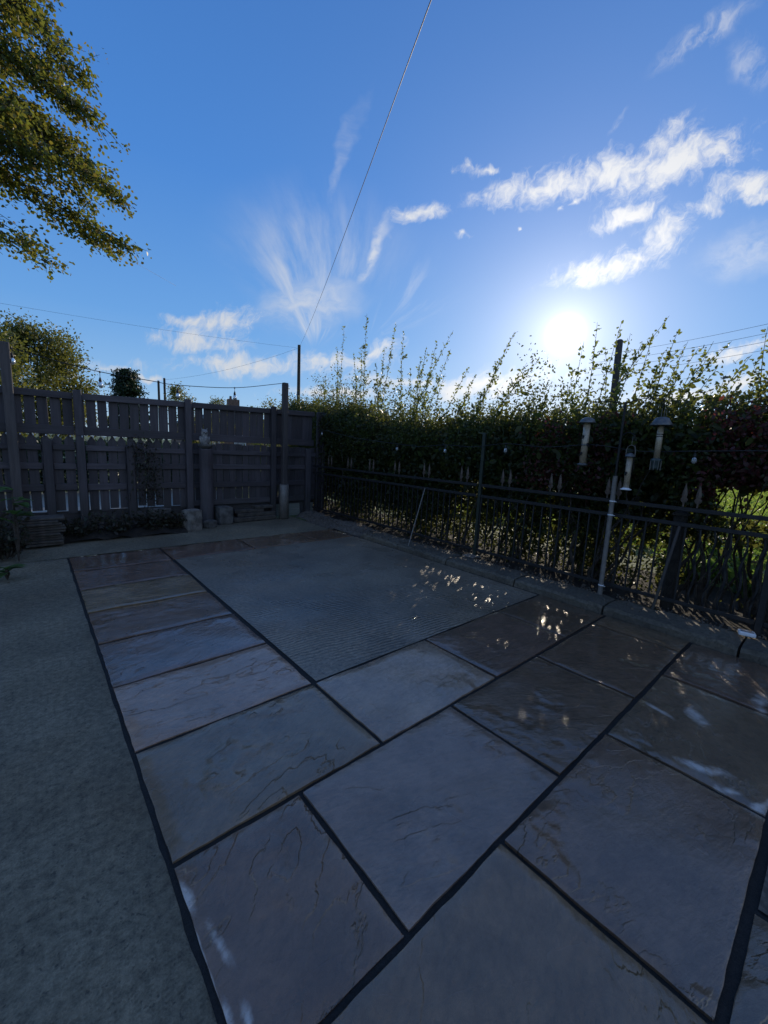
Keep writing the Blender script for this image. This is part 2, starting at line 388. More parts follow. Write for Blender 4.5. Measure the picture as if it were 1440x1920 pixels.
def stone_material():
    """wet riven sandstone; each flag brings its own colour as the object colour"""
    m, q, b = material('riven_sandstone')
    p = q.n('NewGeometry').outputs['Position']
    oi = q.n('ObjectInfo'); ri = oi.outputs['Random']
    off = q.v('SCALE', (37.0, 53.0, 11.0), sc=ri)
    pr = q.n('VectorRotate', {'Vector': q.v('ADD', p, off), 'Angle': q.m('MULTIPLY', q.m('SUBTRACT', ri, 0.5), 1.3)}, rotation_type='Z_AXIS').outputs[0]
    # cleavage: a few jagged contour steps where a layer has split away
    lay = q.noise(q.v('MULTIPLY', pr, (1.2, 2.8, 1.0)), 1.0, 7, 0.54, 0.1)
    steps = None; line = None
    for t_ in (0.42, 0.50, 0.58, 0.65):
        st = q.ramp(lay, t_, t_+0.014)
        ln = q.ramp(q.m('ABSOLUTE', q.m('SUBTRACT', lay, t_+0.004)), 0.006, 0.001)
        steps = st if steps is None else q.m('ADD', steps, st)
        line = ln if line is None else q.m('MAXIMUM', line, ln)
    mask = q.ramp(q.noise(pr, 2.3, 3, 0.55), 0.47, 0.60)
    line = q.m('MULTIPLY', line, mask)
    fine = q.noise(q.v('MULTIPLY', pr, (26.0, 46.0, 20.0)), 1.0, 6, 0.68)
    grit = q.noise(p, 380.0, 2, 0.6)
    mid = q.noise(q.v('MULTIPLY', pr, (4.0, 9.0, 5.0)), 1.0, 4, 0.55)
    edge = line
    h = q.m('ADD', q.m('MULTIPLY', steps, q.m('MULTIPLY_ADD', mask, 0.0050, 0.0010)),
            q.m('ADD', q.m('MULTIPLY', fine, 0.0095), q.m('ADD', q.m('MULTIPLY', grit, 0.0009), q.m('MULTIPLY', mid, 0.020))))
    h = q.m('SUBTRACT', h, q.m('MULTIPLY', line, 0.0008))
    n = q.n('Bump', {'Height': h, 'Strength': 1.0, 'Distance': 1.0})
    # colour: own tone, drifting bands of iron brown and slate blue
    band = q.noise(q.v('MULTIPLY', pr, (0.9, 2.6, 1.0)), 1.0, 3, 0.5, 0.8)
    col = q.mix(q.m('MULTIPLY', q.ramp(band, 0.52, 0.75), 0.40), oi.outputs['Color'], (0.185, 0.115, 0.074))
    col = q.mix(q.m('MULTIPLY', q.ramp(q.noise(pr, 2.4, 3, 0.5), 0.5, 0.75), 0.25), col, (0.140, 0.110, 0.076))
    f = q.m('ADD', q.ramp(q.noise(p, 5.0, 5, 0.65), 0.3, 0.7, 0.82, 1.14), q.m('MULTIPLY', q.m('SUBTRACT', grit, 0.5), 0.45))
    f = q.m('MULTIPLY', f, q.ramp(fine, 0.25, 0.75, 0.86, 1.14))
    col = q.v('SCALE', col, sc=f)
    col = q.mix(q.m('MULTIPLY', line, 0.03), col, (0.05, 0.045, 0.045))
    # salt and sealant bloom along the flags' left edge; plain pale patches further right
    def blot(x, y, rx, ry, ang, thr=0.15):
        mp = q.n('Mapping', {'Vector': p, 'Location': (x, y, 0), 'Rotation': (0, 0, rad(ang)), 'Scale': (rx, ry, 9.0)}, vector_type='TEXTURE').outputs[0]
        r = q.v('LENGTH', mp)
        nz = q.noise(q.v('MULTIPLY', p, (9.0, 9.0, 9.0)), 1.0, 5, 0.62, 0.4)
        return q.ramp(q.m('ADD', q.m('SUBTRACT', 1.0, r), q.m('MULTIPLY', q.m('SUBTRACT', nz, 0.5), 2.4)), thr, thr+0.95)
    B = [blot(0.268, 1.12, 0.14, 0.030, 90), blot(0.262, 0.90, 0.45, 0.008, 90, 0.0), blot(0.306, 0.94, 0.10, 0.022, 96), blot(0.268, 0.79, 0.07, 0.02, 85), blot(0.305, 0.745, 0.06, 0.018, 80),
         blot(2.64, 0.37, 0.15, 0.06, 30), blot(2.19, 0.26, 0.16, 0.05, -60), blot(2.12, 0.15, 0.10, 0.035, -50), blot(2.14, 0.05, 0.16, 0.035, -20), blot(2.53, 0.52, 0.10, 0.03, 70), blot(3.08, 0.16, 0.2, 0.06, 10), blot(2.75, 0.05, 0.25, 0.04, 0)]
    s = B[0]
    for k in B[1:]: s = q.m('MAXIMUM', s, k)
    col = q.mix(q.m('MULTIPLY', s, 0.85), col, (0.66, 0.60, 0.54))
    q.put(b.inputs['Base Color'], col)
    wet = q.m('MULTIPLY', q.ramp(q.noise(p, 1.15, 4, 0.55, 0.3), 0.36, 0.62), q.m('SUBTRACT', 1.0, q.m('MULTIPLY', s, 0.7)))
    # flags towards the railings and the far end of the path were hosed last
    far = q.n('SeparateXYZ', {0: p})
    hose = q.m('MAXIMUM', q.ramp(far.outputs[0], 1.5, 2.5), q.ramp(far.outputs[1], 3.2, 4.4))
    wet = q.m('MULTIPLY', q.m('MULTIPLY_ADD', wet, 0.5, 0.5), q.m('MULTIPLY_ADD', hose, 0.3, 0.7))
    wet = q.m('MAXIMUM', wet, q.m('MULTIPLY', hose, 0.85))
    q.put(b.inputs['Roughness'], q.ramp(wet, 0, 1, 0.34, 0.20))
    b.inputs['Specular IOR Level'].default_value = 0.4
    q.put(b.inputs['Coat Weight'], q.ramp(wet, 0.2, 0.7, 0.85, 1.0)); q.put(b.inputs['Coat Roughness'], q.ramp(wet, 0.3, 0.9, 0.10, 0.02)); b.inputs['Coat IOR'].default_value = 1.62
    q.put(b.inputs['Normal'], n.outputs[0])
    hf = q.m('ADD', q.m('MULTIPLY', steps, q.m('MULTIPLY_ADD', mask, 0.0040, 0.0004)), q.m('ADD', q.m('MULTIPLY', fine, 0.0016), q.m('MULTIPLY', mid, 0.0030)))
    hf = q.m('SUBTRACT', q.m('ADD', hf, q.m('MULTIPLY', q.noise(p, 9.0, 3, 0.5), 0.0012)), q.m('MULTIPLY', line, 0.0012))
    film = q.n('Bump', {'Height': hf, 'Strength': q.ramp(wet, 0.4, 1.0, 0.95, 0.55), 'Distance': 1.0})
    q.put(b.inputs['Coat Normal'], film.outputs[0])
    return m

def concrete_material(name, col, damp, ridged=False, rough=0.7):
    m, q, b = material(name)
    p = q.n('NewGeometry').outputs['Position']
    a = q.noise(p, 1.3, 5, 0.6, 0.3); g = q.noise(p, 38.0, 6, 0.75); gr = q.noise(p, 150.0, 3, 0.65); pit = q.noise(p, 60.0, 3, 0.55)
    wet = q.ramp(q.noise(p, 0.8, 4, 0.6), 0.35, 0.7)
    f = q.m('MULTIPLY', q.ramp(a, 0.28, 0.72, 0.72, 1.25), q.m('ADD', q.ramp(g, 0.28, 0.72, 0.55, 1.38), q.m('MULTIPLY', q.m('SUBTRACT', gr, 0.5), 1.2)))
    c = q.v('SCALE', q.mix(q.m('MULTIPLY', q.ramp(q.noise(p, 0.9, 3, 0.6), 0.48, 0.7), 0.5), col, (col[0]*1.15, col[1]*0.98, col[2]*0.82)), sc=f)
    c = q.mix(q.m('MULTIPLY', q.ramp(pit, 0.63, 0.70), 0.55), c, (0.02, 0.022, 0.024))
    q.put(b.inputs['Base Color'], c)
    h = q.m('ADD', q.m('MULTIPLY', g, 0.014), q.m('ADD', q.m('MULTIPLY', gr, 0.0042), q.m('MULTIPLY', q.ramp(pit, 0.60, 0.72), -0.004)))
    if ridged:
        pd = q.v('ADD', p, q.v('SCALE', q.noise(p, 3.0, 3, 0.6, color=True), sc=0.10))
        s = q.n('SeparateXYZ', {0: pd})
        wv = q.m('SINE', q.m('MULTIPLY', q.m('ADD', s.outputs[1], q.m('MULTIPLY', s.outputs[0], 0.10)), 190.0))
        mk = q.m('MULTIPLY', q.ramp(q.noise(p, 2.0, 3, 0.6), 0.35, 0.6), q.ramp(s.outputs[1], 4.6, 2.0, 0.15, 1.0))
        h = q.m('ADD', q.m('MULTIPLY', h, 0.40), q.m('MULTIPLY', q.m('MULTIPLY', wv, mk), 0.0052))
    bump(q, b, h, 0.75, 1.0)
    q.put(b.inputs['Roughness'], q.ramp(wet, 0, 1, rough, rough-damp))
    if ridged:
        q.put(b.inputs['Coat Weight'], q.ramp(wet, 0.1, 0.8, 0.45, 0.95)); q.put(b.inputs['Coat Roughness'], q.ramp(wet, 0, 1, 0.30, 0.14)); b.inputs['Coat IOR'].default_value = 1.5
        cb = q.n('Bump', {'Height': h, 'Strength': 0.5, 'Distance': 1.0}); q.put(b.inputs['Coat Normal'], cb.outputs[0])
    return m

M = {}
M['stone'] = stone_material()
M['concrete'] = concrete_material('old_concrete', (0.170, 0.150, 0.104), 0.12, rough=0.82)
M['screed'] = concrete_material('ridged_screed', (0.205, 0.172, 0.128), 0.36, ridged=True, rough=0.56)
M['joint'] = simple('joint_bedding', (0.008, 0.0075, 0.007), 0.8, 0, 0.4, 40, 0.6, 0.006)
M['kerb'] = concrete_material('kerb_concrete', (0.105, 0.095, 0.074), 0.1, rough=0.8)
M['rubble'] = simple('crumbled_mortar', (0.10, 0.085, 0.07), 0.9, 0, 0.45, 30, 0.6, 0.01)
M['soil'] = simple('dark_soil', (0.022, 0.018, 0.014), 0.95, 0, 0.5, 14, 0.8, 0.03)
M['paint'] = wood('fence_paint_dusk_grey', (0.066, 0.056, 0.063), 0.62, 2)
M['paint_rail'] = wood('fence_paint_dusk_grey_rail', (0.071, 0.060, 0.067), 0.62, 0)
M['timber'] = wood('weathered_timber', (0.075, 0.064, 0.062), 0.75, 2)
M['iron'] = simple('black_railing_paint', (0.009, 0.009, 0.010), 0.62, 0.0, 0.4, 30, 0.3, 0.002)
M['finial'] = simple('bronzed_finial', (0.10, 0.075, 0.06), 0.5, 0.3, 0.3, 40, 0.3, 0.002)
M['grey_pipe'] = simple('grey_pipe', (0.17, 0.155, 0.14), 0.45, 0.0, 0.2, 20, 0.15, 0.002)
M['cable'] = simple('black_cable', (0.012, 0.012, 0.013), 0.6, 0, 0.2, 30, 0)
M['stone_pale'] = simple('pale_stone', (0.18, 0.165, 0.145), 0.8, 0, 0.5, 9, 0.8, 0.02)
M['stone_grey'] = simple('grey_stone', (0.10, 0.095, 0.088), 0.85, 0, 0.5, 8, 0.8, 0.02)
M['slate'] = simple('stacked_slate', (0.07, 0.06, 0.05), 0.8, 0, 0.4, 14, 0.6, 0.01)
M['bark'] = simple('bark', (0.055, 0.045, 0.035), 0.9, 0, 0.5, 14, 0.8, 0.02)

def glass_mat():
    m, q, b = material('clear_bulb_glass')
    b.inputs['Base Color'].default_value = (0.95, 0.96, 0.98, 1); b.inputs['Roughness'].default_value = 0.08
    b.inputs['Transmission Weight'].default_value = 0.75; b.inputs['IOR'].default_value = 1.45
    return m
M['glass'] = glass_mat()

# ------------------------------------------------------------------ ground, paving, kerb
def grid_sheet(xs, ys, zf):
    mb = MB(); nx, ny = len(xs), len(ys)
    mb.v = [(x, y, zf(x, y)) for y in ys for x in xs]
    mb.f = [(j*nx+i, j*nx+i+1, (j+1)*nx+i+1, (j+1)*nx+i) for j in range(ny-1) for i in range(nx-1)]
    return mb
def wob(x, y, k=1.0):
    return k*(math.sin(x*1.7+y*0.9)+math.sin(y*2.3-x*0.7+1.1)+0.5*math.sin(x*5.1+y*4.3))*0.4

def lawn_material():
    m, q, b = material('meadow_grass')
    p = q.n('NewGeometry').outputs['Position']
    n = q.noise(p, 0.35, 4, 0.6); n2 = q.noise(p, 14.0, 5, 0.7)
    c = q.mix(q.ramp(n, 0.35, 0.65), (0.060, 0.105, 0.016), (0.115, 0.125, 0.028))
    q.put(b.inputs['Base Color'], q.v('SCALE', c, sc=q.ramp(n2, 0.2, 0.8, 0.55, 1.5))); b.inputs['Roughness'].default_value = 0.8
    bump(q, b, n2, 0.6, 0.08); return m
M['lawn'] = lawn_material()
mb = MB(); R0 = 900.0
mb.add([(-R0, -R0, -0.10), (R0, -R0, -0.10), (R0, R0, -0.10), (-R0, R0, -0.10)], [(0, 1, 2, 3)])
solo('ground', mb, M['lawn'], (0, 0, 0), 'meadow grass stretching away beyond the hedge and fence', None, None, 'structure')

X0, X1 = 0.255, 1.155
KX = 3.735                                     # face of the kerb
base = MB().box(((X0+KX)/2+0.02, 2.45, -0.0445), (KX-X0+0.09, 6.20, 0.069))
solo('joint_bedding', base, M['joint'], (0, 0, -0.09), 'dark bedding seen in the open joints between the flags', None, None, 'structure')

def ragged(n, lo, hi, amp):
    return [lo+(hi-lo)*i/n for i in range(n+1)]
# old concrete on the near side: ragged edge along the flags
mbp = MB()
ys = [-1.9+0.06*i for i in range(int((5.56+1.9)/0.06)+1)]
edge = [X0-0.001-0.003*abs(math.sin(y*7.1))-0.006*max(0, math.sin(y*19.0+1))*random.random() for y in ys]
xs = [-3.9, -3.0, -2.0, -1.2, -0.7, -0.35, -0.1, 0.08]
for j, y in enumerate(ys):
    for x in xs: mbp.v.append((x, y, -0.006+wob(x, y, 0.004)))
    mbp.v.append((edge[j]-0.008, y, -0.007+wob(edge[j], y, 0.003))); mbp.v.append((edge[j], y, -0.013)); mbp.v.append((edge[j]+0.003, y, -0.03))
W = len(xs)+3
for j in range(len(ys)-1):
    for i in range(W-1): mbp.f.append((j*W+i, j*W+i+1, (j+1)*W+i+1, (j+1)*W+i))
solo('concrete_path', mbp, M['concrete'], (-1, 2, 0), 'old rough concrete beside the row of flags', None, None, 'structure', smooth=True)
mbb = grid_sheet([-3.9+0.19*i for i in range(41)], [5.563+0.135*i for i in range(11)], lambda x, y: -0.008+wob(x, y, 0.005))
solo('concrete_strip', mbb, M['concrete'], (0, 6, 0), 'old concrete strip running below the timber fence', None, None, 'structure', smooth=True)
mbc = grid_sheet([X1+0.024+0.115*i for i in range(23)], [1.872+0.1165*i for i in range(27)],
                 lambda x, y: -0.002+wob(x*1.3, y*1.3, 0.003)-(0.002 if (x < X1+0.03 or y < 1.88) else 0))
solo('concrete_screed', mbc, M['screed'], (2, 3, 0), 'bare ridged concrete screed still waiting for flags', None, None, 'structure', smooth=True)

patio = tag(link('patio_paving', None, loc=(2, 2, 0)), 'wet riven sandstone flags laid around the bare screed', None, None, 'structure')
SLATE, PURP, TAN, BLUE, BROWN, DPURP = (0.165, 0.125, 0.092), (0.180, 0.118, 0.090), (0.205, 0.142, 0.088), (0.150, 0.116, 0.096), (0.180, 0.118, 0.082), (0.140, 0.086, 0.066)
def flag(x0, x1, y0, y1, col, j=0.011):
    x0 += j; x1 -= j; y0 += j; y1 -= j
    nx, ny = max(4, int((x1-x0)/0.045)), max(4, int((y1-y0)/0.045))
    ph = random.random()*20; tx, ty = random.uniform(-.003, .003), random.uniform(-.003, .003); z0 = random.uniform(-0.003, 0.003)
    mb = MB()
    for k in range(ny+1):
        for i in range(nx+1):
            rimx, rimy = 0.003/(x1-x0), 0.003/(y1-y0)
            u = 0 if i == 0 else 1 if i == nx else rimx if i == 1 else 1-rimx if i == nx-1 else (i-1)/(nx-2)
            v = 0 if k == 0 else 1 if k == ny else rimy if k == 1 else 1-rimy if k == ny-1 else (k-1)/(ny-2)
            x, y = x0+(x1-x0)*u, y0+(y1-y0)*v
            rim = min(u*(x1-x0), (1-u)*(x1-x0), v*(y1-y0), (1-v)*(y1-y0))
            if i in (0, nx, 1, nx-1): x += (0.0011*math.sin(y*23+ph)+0.0009*math.sin(y*61+ph*2)+random.uniform(-.0012, .0012)*(i in (0, nx)))*(1 if i < 2 else -1)
            if k in (0, ny, 1, ny-1): y += (0.0011*math.sin(x*21+ph)+0.0009*math.sin(x*57+ph*2)+random.uniform(-.0012, .0012)*(k in (0, ny)))*(1 if k < 2 else -1)
            z = z0+tx*(u-.5)+ty*(v-.5)+0.0018*(math.sin(x*6+ph)+math.sin(y*9-ph)+math.sin(x*13+y*11+ph))
            if rim < 1e-6: z -= 0.0015
            mb.v.append((x, y, z))
    Wd = nx+1
    mb.f = [(k*Wd+i, k*Wd+i+1, (k+1)*Wd+i+1, (k+1)*Wd+i) for k in range(ny) for i in range(nx)]
    ring = [i for i in range(Wd)]+[k*Wd+nx for k in range(1, ny+1)]+[ny*Wd+i for i in range(nx-1, -1, -1)]+[k*Wd for k in range(ny-1, 0, -1)]
    b = len(mb.v)
    n = len(ring)
    for r in ring: mb.v.append(mb.v[r])
    for r in ring: x, y, z = mb.v[r]; mb.v.append((x, y, -0.038))
    mb.f += [(b+(i+1) % n, b+i, b+n+i, b+n+(i+1) % n) for i in range(n)]
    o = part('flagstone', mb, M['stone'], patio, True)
    mean_ = (0.165, 0.122, 0.090)
    o.color = (*[(c*0.72+m_*0.28)*k_*random.uniform(0.96, 1.04) for c, m_, k_ in zip(col, mean_, (1.10, 0.96, 0.78))], 1)
    return o
rows = [1.245, 1.86, 2.46, 3.07, 3.675, 4.28, 4.905, 5.535]
tones = ((0.215, 0.168, 0.126), (0.40, 0.315, 0.255), (0.205, 0.160, 0.165), (0.180, 0.120, 0.092), (0.230, 0.165, 0.100), (0.170, 0.112, 0.092), (0.150, 0.105, 0.092))
for (a, b2), c in zip(zip(rows[:-1], rows[1:]), tones): flag(X0, X1, a, b2, c)
for a, b2, c in ((X1, 2.075, (0.335, 0.275, 0.245)), (2.075, 2.985, (0.130, 0.095, 0.078)), (2.985, KX, (0.100, 0.068, 0.056))): flag(a, b2, 1.245, 1.86, c)
for a, b2, c in ((X0, 0.72, BROWN), (0.72, 1.63, (0.235, 0.195, 0.175)), (1.63, 2.535, (0.108, 0.072, 0.058)), (2.535, 3.45, (0.115, 0.080, 0.056)), (3.45, KX, (0.160, 0.118, 0.078))): flag(a, b2, 0.63, 1.245, c)
for a, b2, c in ((X0, 1.17, TAN), (1.17, 2.08, PURP), (2.08, 2.985, (0.150, 0.108, 0.084)), (2.985, KX, (0.120, 0.086, 0.070))): flag(a, b2, 0.02, 0.63, c, 0.012)
for a, b2, c in ((X0, 0.72, SLATE), (0.72, 1.60, BLUE), (2.3, KX, PURP)): flag(a, b2, -0.60, 0.016, c, 0.012)
for a, b2, c in ((X1, 2.14, DPURP), (2.14, 3.05, (0.200, 0.150, 0.100)), (3.05, KX-0.02, PURP)): flag(a, b2, 4.915, 5.535, c)
solo('mortar_patch', grid_sheet([1.612+0.058*i for i in range(12)], [-0.60+0.0545*i for i in range(12)], lambda x, y: -0.003+wob(x*6, y*6, 0.005)), M['rubble'], (1.9, -.3, 0),
     'rough dark mortar bed where one flag is missing', None, None, 'structure', smooth=True)

# kerb of cast blocks along the railings
kerb = tag(link('kerb', None, loc=(KX+.15, 2, 0)), 'low rough concrete kerb along the foot of the railings', None, None, 'structure')
y = -1.4
while y < 4.0:
    L = random.uniform(0.82, 1.0)
    mb = MB(); n = 12; prof = [(0, -0.05), (0.004, 0.045), (0.02, 0.07), (0.16, 0.078), (0.32, 0.072), (0.36, -0.04)]
    for i in range(n+1):
        yy = y+0.008+(L-0.016)*i/n
        e = 0.012 if i in (0, n) else 0
        for k, (px, pz) in enumerate(prof):
            mb.v.append((KX+0.006+px+random.uniform(-.006, .006), yy, pz-(e if pz > 0 else 0)+random.uniform(-.006, .006)))
    for i in range(n):
        for k in range(len(prof)-1):
            mb.f.append((i*6+k, i*6+k+1, (i+1)*6+k+1, (i+1)*6+k))
    mb.f += [tuple(range(6)), tuple(range(n*6+5, n*6-1, -1))]
    part('kerb_block', mb, M['kerb'], kerb, False)
    y += L
# crumbled mortar haunch where the kerb has not been laid yet, soil behind
mbh = grid_sheet([KX+0.005+0.05*i for i in range(9)], [y+0.01+0.05*i for i in range(int((6.85-y)/0.05))],
                 lambda x, yy: -0.02+0.11*max(0, math.sin(min(1, (x-KX)/0.36)*2.2))+random.uniform(-.016, .016)+0.02*math.sin(yy*5))
solo('mortar_haunch', mbh, M['rubble'], (KX, 5, 0), 'crumbled mortar bank at the foot of the railings near the fence corner', None, None, 'structure')
mbs = grid_sheet([KX+0.355+0.12*i for i in range(13)], [-4+0.16*i for i in range(88)], lambda x, yy: 0.055-0.02*(x-4.1)+random.uniform(-.02, .02)+wob(x*2, yy*2, 0.02))
solo('soil_bank', mbs, M['soil'], (5, 3, 0), 'dark bare earth under the hedge', None, None, 'structure', smooth=True)
peb = MB()
for i in range(700):
    yy = random.uniform(-0.6, 6.6); xx = random.choice([random.gauss(KX+0.36, 0.05), random.gauss(KX+0.30, 0.12)])
    if yy > 3.9: xx = random.gauss(KX+0.12, 0.10)
    r = random.uniform(0.003, 0.010); z = 0.075 if xx > KX+0.02 else 0.0
    peb.box((xx, yy, z+r*0.3), (r*2, r*1.5, r*1.2), random.random()*3, random.random(), random.random())
solo('pebbles', peb, M['rubble'], (KX, 3, 0), 'loose grit and crumbs of mortar along the kerb', None, None, 'stuff')

# ------------------------------------------------------------------ timber fence at the far end
FY = 6.95
fence = thing('timber_fence', (2.0, FY, 0), 'tall dusk-grey painted timber fence of slats and pickets across the far end', 'fence')
def topz(x): return 1.875+0.024*max(0, x)
fo = origin(fence)
def board(name, x, y, z0, z1, w, t, mat=None, tilt=0.0, point=0.0):
    key = (name, round(z1-z0, 2), w, t, point)
    if key not in board.cache:
        h = (z1-z0)/2; b = 0.003
        if point:
            mb = MB().prism([(-w/2, -h), (w/2, -h), (w/2, h-point), (w*0.08, h), (-w*0.08, h), (-w/2, h-point)], -t/2, t/2)
        else:
            mb = MB().box((0, 0, 0), (w, t, z1-z0), bev=b)
        board.cache[key] = mb.data(name); board.cache[key].materials.append(mat or M['paint'])
    o = link(name, board.cache[key], None, fence, Vector((x, y, (z0+z1)/2))-fo)
    o.rotation_euler = (0, tilt, 0)
    return o
board.cache = {}
def rail(x0, x1, z, h, y, t, name='rail'):
    dz0, dz1 = (0.024*max(0, x0), 0.024*max(0, x1)) if z > 1.7 else (0, 0)
    c = ((x0+x1)/2, y, z+(dz0+dz1)/2)
    part(name, MB().box(c, (math.hypot(x1-x0, dz1-dz0), t, h), ry=-math.atan2(dz1-dz0, x1-x0), bev=0.004), M['paint_rail'], fence)
posts = [-1.45, 0.54, 1.915, 3.34]
for x in posts:
    part('post', MB().box((x, FY-0.045, topz(x)/2+0.02), (0.092, 0.07, topz(x)+0.04), bev=0.006), M['paint'], fence)
for x, z in ((0.19, 1.27), (1.115, 1.22), (4.05, 1.27)):
    part('post', MB().box((x, FY-0.05, z/2), (0.10, 0.08, z), bev=0.008), M['paint'], fence)
bays = [(-1.45, 0.54), (0.54, 1.915), (1.915, 3.34), (3.34, 4.24)]
for a, b2 in bays:
    a2, b3 = a+0.048, b2-0.048
    rail(a2, b3, 1.835, 0.085, FY-0.012, 0.045, 'top_rail')
    rail(a2, b3, 1.395, 0.115, FY-0.012, 0.035, 'mid_rail')
# upper slats with daylight between, closing up towards the corner
x = -1.36
while x < 4.2:
    near = any(abs(x-p) < 0.075 for p in posts)
    pitch = 0.128 if x < 3.2 else 0.108
    w = 0.107 if x < 0.9 else (0.112 if x < 2.2 else 0.117)
    if x > 3.2: w = 0.1055
    board('slat', x+random.uniform(-.003, .003), FY+0.025+random.uniform(-.003, .003), 1.36+random.uniform(-.015, .01), topz(x)-0.012, w, 0.018, tilt=random.uniform(-.009, .009))
    x += pitch
# lower fence: pointed pickets on three rails, then plain boards
for a, b2 in ((-1.40, 0.135), (0.245, 0.485), (0.595, 1.06), (1.17, 1.865), (1.965, 3.29), (3.39, 3.995), (4.105, 4.235)):
    for z, h in ((1.165, 0.072), (0.92, 0.08), (0.635, 0.088)):
        rail(a, b2, z+random.uniform(-.008, .008), h, FY-0.018, 0.036)
    if a > 1.9: rail(a, b2, 0.335, 0.09, FY-0.016, 0.03, 'gravel_board')
x = -1.36
while x < 4.2:
    pk = x < 1.87
    g = random.uniform(0.112, 0.124) if pk else random.uniform(0.108, 0.116)
    if -0.05 < x < 0.12 or 0.25 < x < 0.36: g += 0.015
    board('picket' if pk else 'board', x, FY+0.012+random.uniform(-.004, .004), 0.30+random.uniform(-.03, .03), (1.335 if pk else 1.30)+random.uniform(-.012, .012),
          0.103 if pk else 0.104, 0.018, tilt=random.uniform(-.014, .014), point=0.075 if pk else 0.0)
    x += g
for a, b2 in bays: part('gravel_board', MB().box(((a+b2)/2, FY+0.045, 0.155), (b2-a-0.01, 0.024, 0.29), bev=0.004), M['paint_rail'], fence)
part('corner_board', MB().box((4.315, FY-0.045, 0.995), (0.16, 0.06, 1.97), bev=0.006), M['paint'], fence)
part('corner_batten', MB().box((4.37, FY-0.095, 0.70), (0.06, 0.035, 1.36), bev=0.005), M['paint'], fence)

# two taller posts that carry the festoon
def festoon_post(x, y, z, w, label):
    r = thing('festoon_post', (x, y, 0), label, 'post', 'posts that carry the festoon lights')
    part('shaft', MB().box((x, y, z/2), (w, w*0.9, z), rz=0.05, bev=0.008), M['timber'], r)
    part('hook', MB().tube([(x+w/2-0.004, y, z-0.07), (x+w/2+0.02, y, z-0.065), (x+w/2+0.03, y, z-0.045), (x+w/2+0.022, y, z-0.03)], 0.003, 6), M['iron'], r)
    return r
festoon_post(-0.135, FY-0.145, 2.385, 0.098, 'tall timber post before the end of the fence with a bulb hung beside it')
p2 = festoon_post(3.475, 6.74, 2.405, 0.092, 'tall timber post standing in a pale grey sleeve before the fence')
part('sleeve', MB().lathe((3.475, 6.74, 0), [(0.083, 0), (0.083, 0.62), (0.076, 0.628), (0.074, 0.60)], 20), M['grey_pipe'], p2, True)

# festoon between them
def catmull(pts, n=8):
    P = [Vector(p) for p in pts]; P = [P[0]*2-P[1]]+P+[P[-1]*2-P[-2]]; out = []
    for i in range(1, len(P)-2):
        for k in range(n):
            t = k/n; a, b2, c, d = P[i-1:i+3]
            out.append(0.5*((2*b2)+(c-a)*t+(2*a-5*b2+4*c-d)*t*t+(3*b2-a-3*c+d)*t**3))
    return out+[P[-2]]
def bulb(root, top, drop, s=1.0):
    t = Vector(top)
    lead = MB().tube([t, t-Vector((0, 0, drop))], 0.0035*s, 6)
    lead.lathe(t-Vector((0, 0, 0.012*s)), [(0.008*s, 0), (0.011*s, 0.008*s), (0.008*s, 0.024*s)], 8)
    part('lead', lead, M['cable'], root)
    sk = part('socket', MB().lathe(t-Vector((0, 0, drop+0.05*s)), [(0.017*s, 0), (0.019*s, 0.012*s), (0.016*s, 0.03*s), (0.008*s, 0.055*s)], 10), M['cable'], root, True)
    part('bulb', MB().lathe(t-Vector((0, 0, drop+0.05*s)), [(0.014*s, 0), (0.024*s, -0.02*s), (0.030*s, -0.04*s), (0.028*s, -0.06*s), (0.016*s, -0.076*s), (0.003*s, -0.081*s)], 12), M['glass'], sk, True)
def onf(px, py, Y=6.86): return at_y(px, py, Y)
fs = thing('festoon_lights', (1.7, 6.8, 2.2), 'black festoon cable with hanging clear bulbs sagging above the fence', 'string lights')
ya = [6.80, 6.80, 6.80, 6.79, 6.78, 6.77, 6.76, 6.745]
wp = [at_y(px, py, Yv) for (px, py), Yv in zip(((17, 652), (50, 661), (100, 675), (187, 697), (283, 714), (333, 722), (440, 727), (528, 719)), ya)]
part('cable', MB().tube(catmull(wp, 6), 0.005, 6), M['cable'], fs)
for k, drop in ((3, 0.075), (5, 0.06), (6, 0.06)): bulb(fs, wp[k]-Vector((0, 0, 0.003)), drop)
bulb(fs, at_y(21, 653, 6.80), 0.055)

# little fairy lights under the mid rail
fl = thing('fairy_lights', (0.6, FY-0.05, 1.34), 'thin string of tiny pale fairy lights along the middle fence rail', 'string lights')
pts = [(x, FY-0.062 if not any(abs(x-p) < 0.06 for p in (0.54,)) else FY-0.088, 1.338-0.008*abs(math.sin((x+1)*math.pi/0.125))) for x in [-1.0+0.0625*i for i in range(33)]]
part('wire', MB().tube(pts, 0.002, 5), M['cable'], fl)
M['fairy'] = simple('fairy_light_plastic', (0.75, 0.76, 0.78), 0.3, 0, 0.05, 20, 0)
for p in pts[1::2]:
    part('bulb', MB().lathe((p[0], p[1], p[2]-0.012), [(0.002, -0.012), (0.008, -0.004), (0.007, 0.01), (0.003, 0.014)], 8), M['fairy'], fl, True)

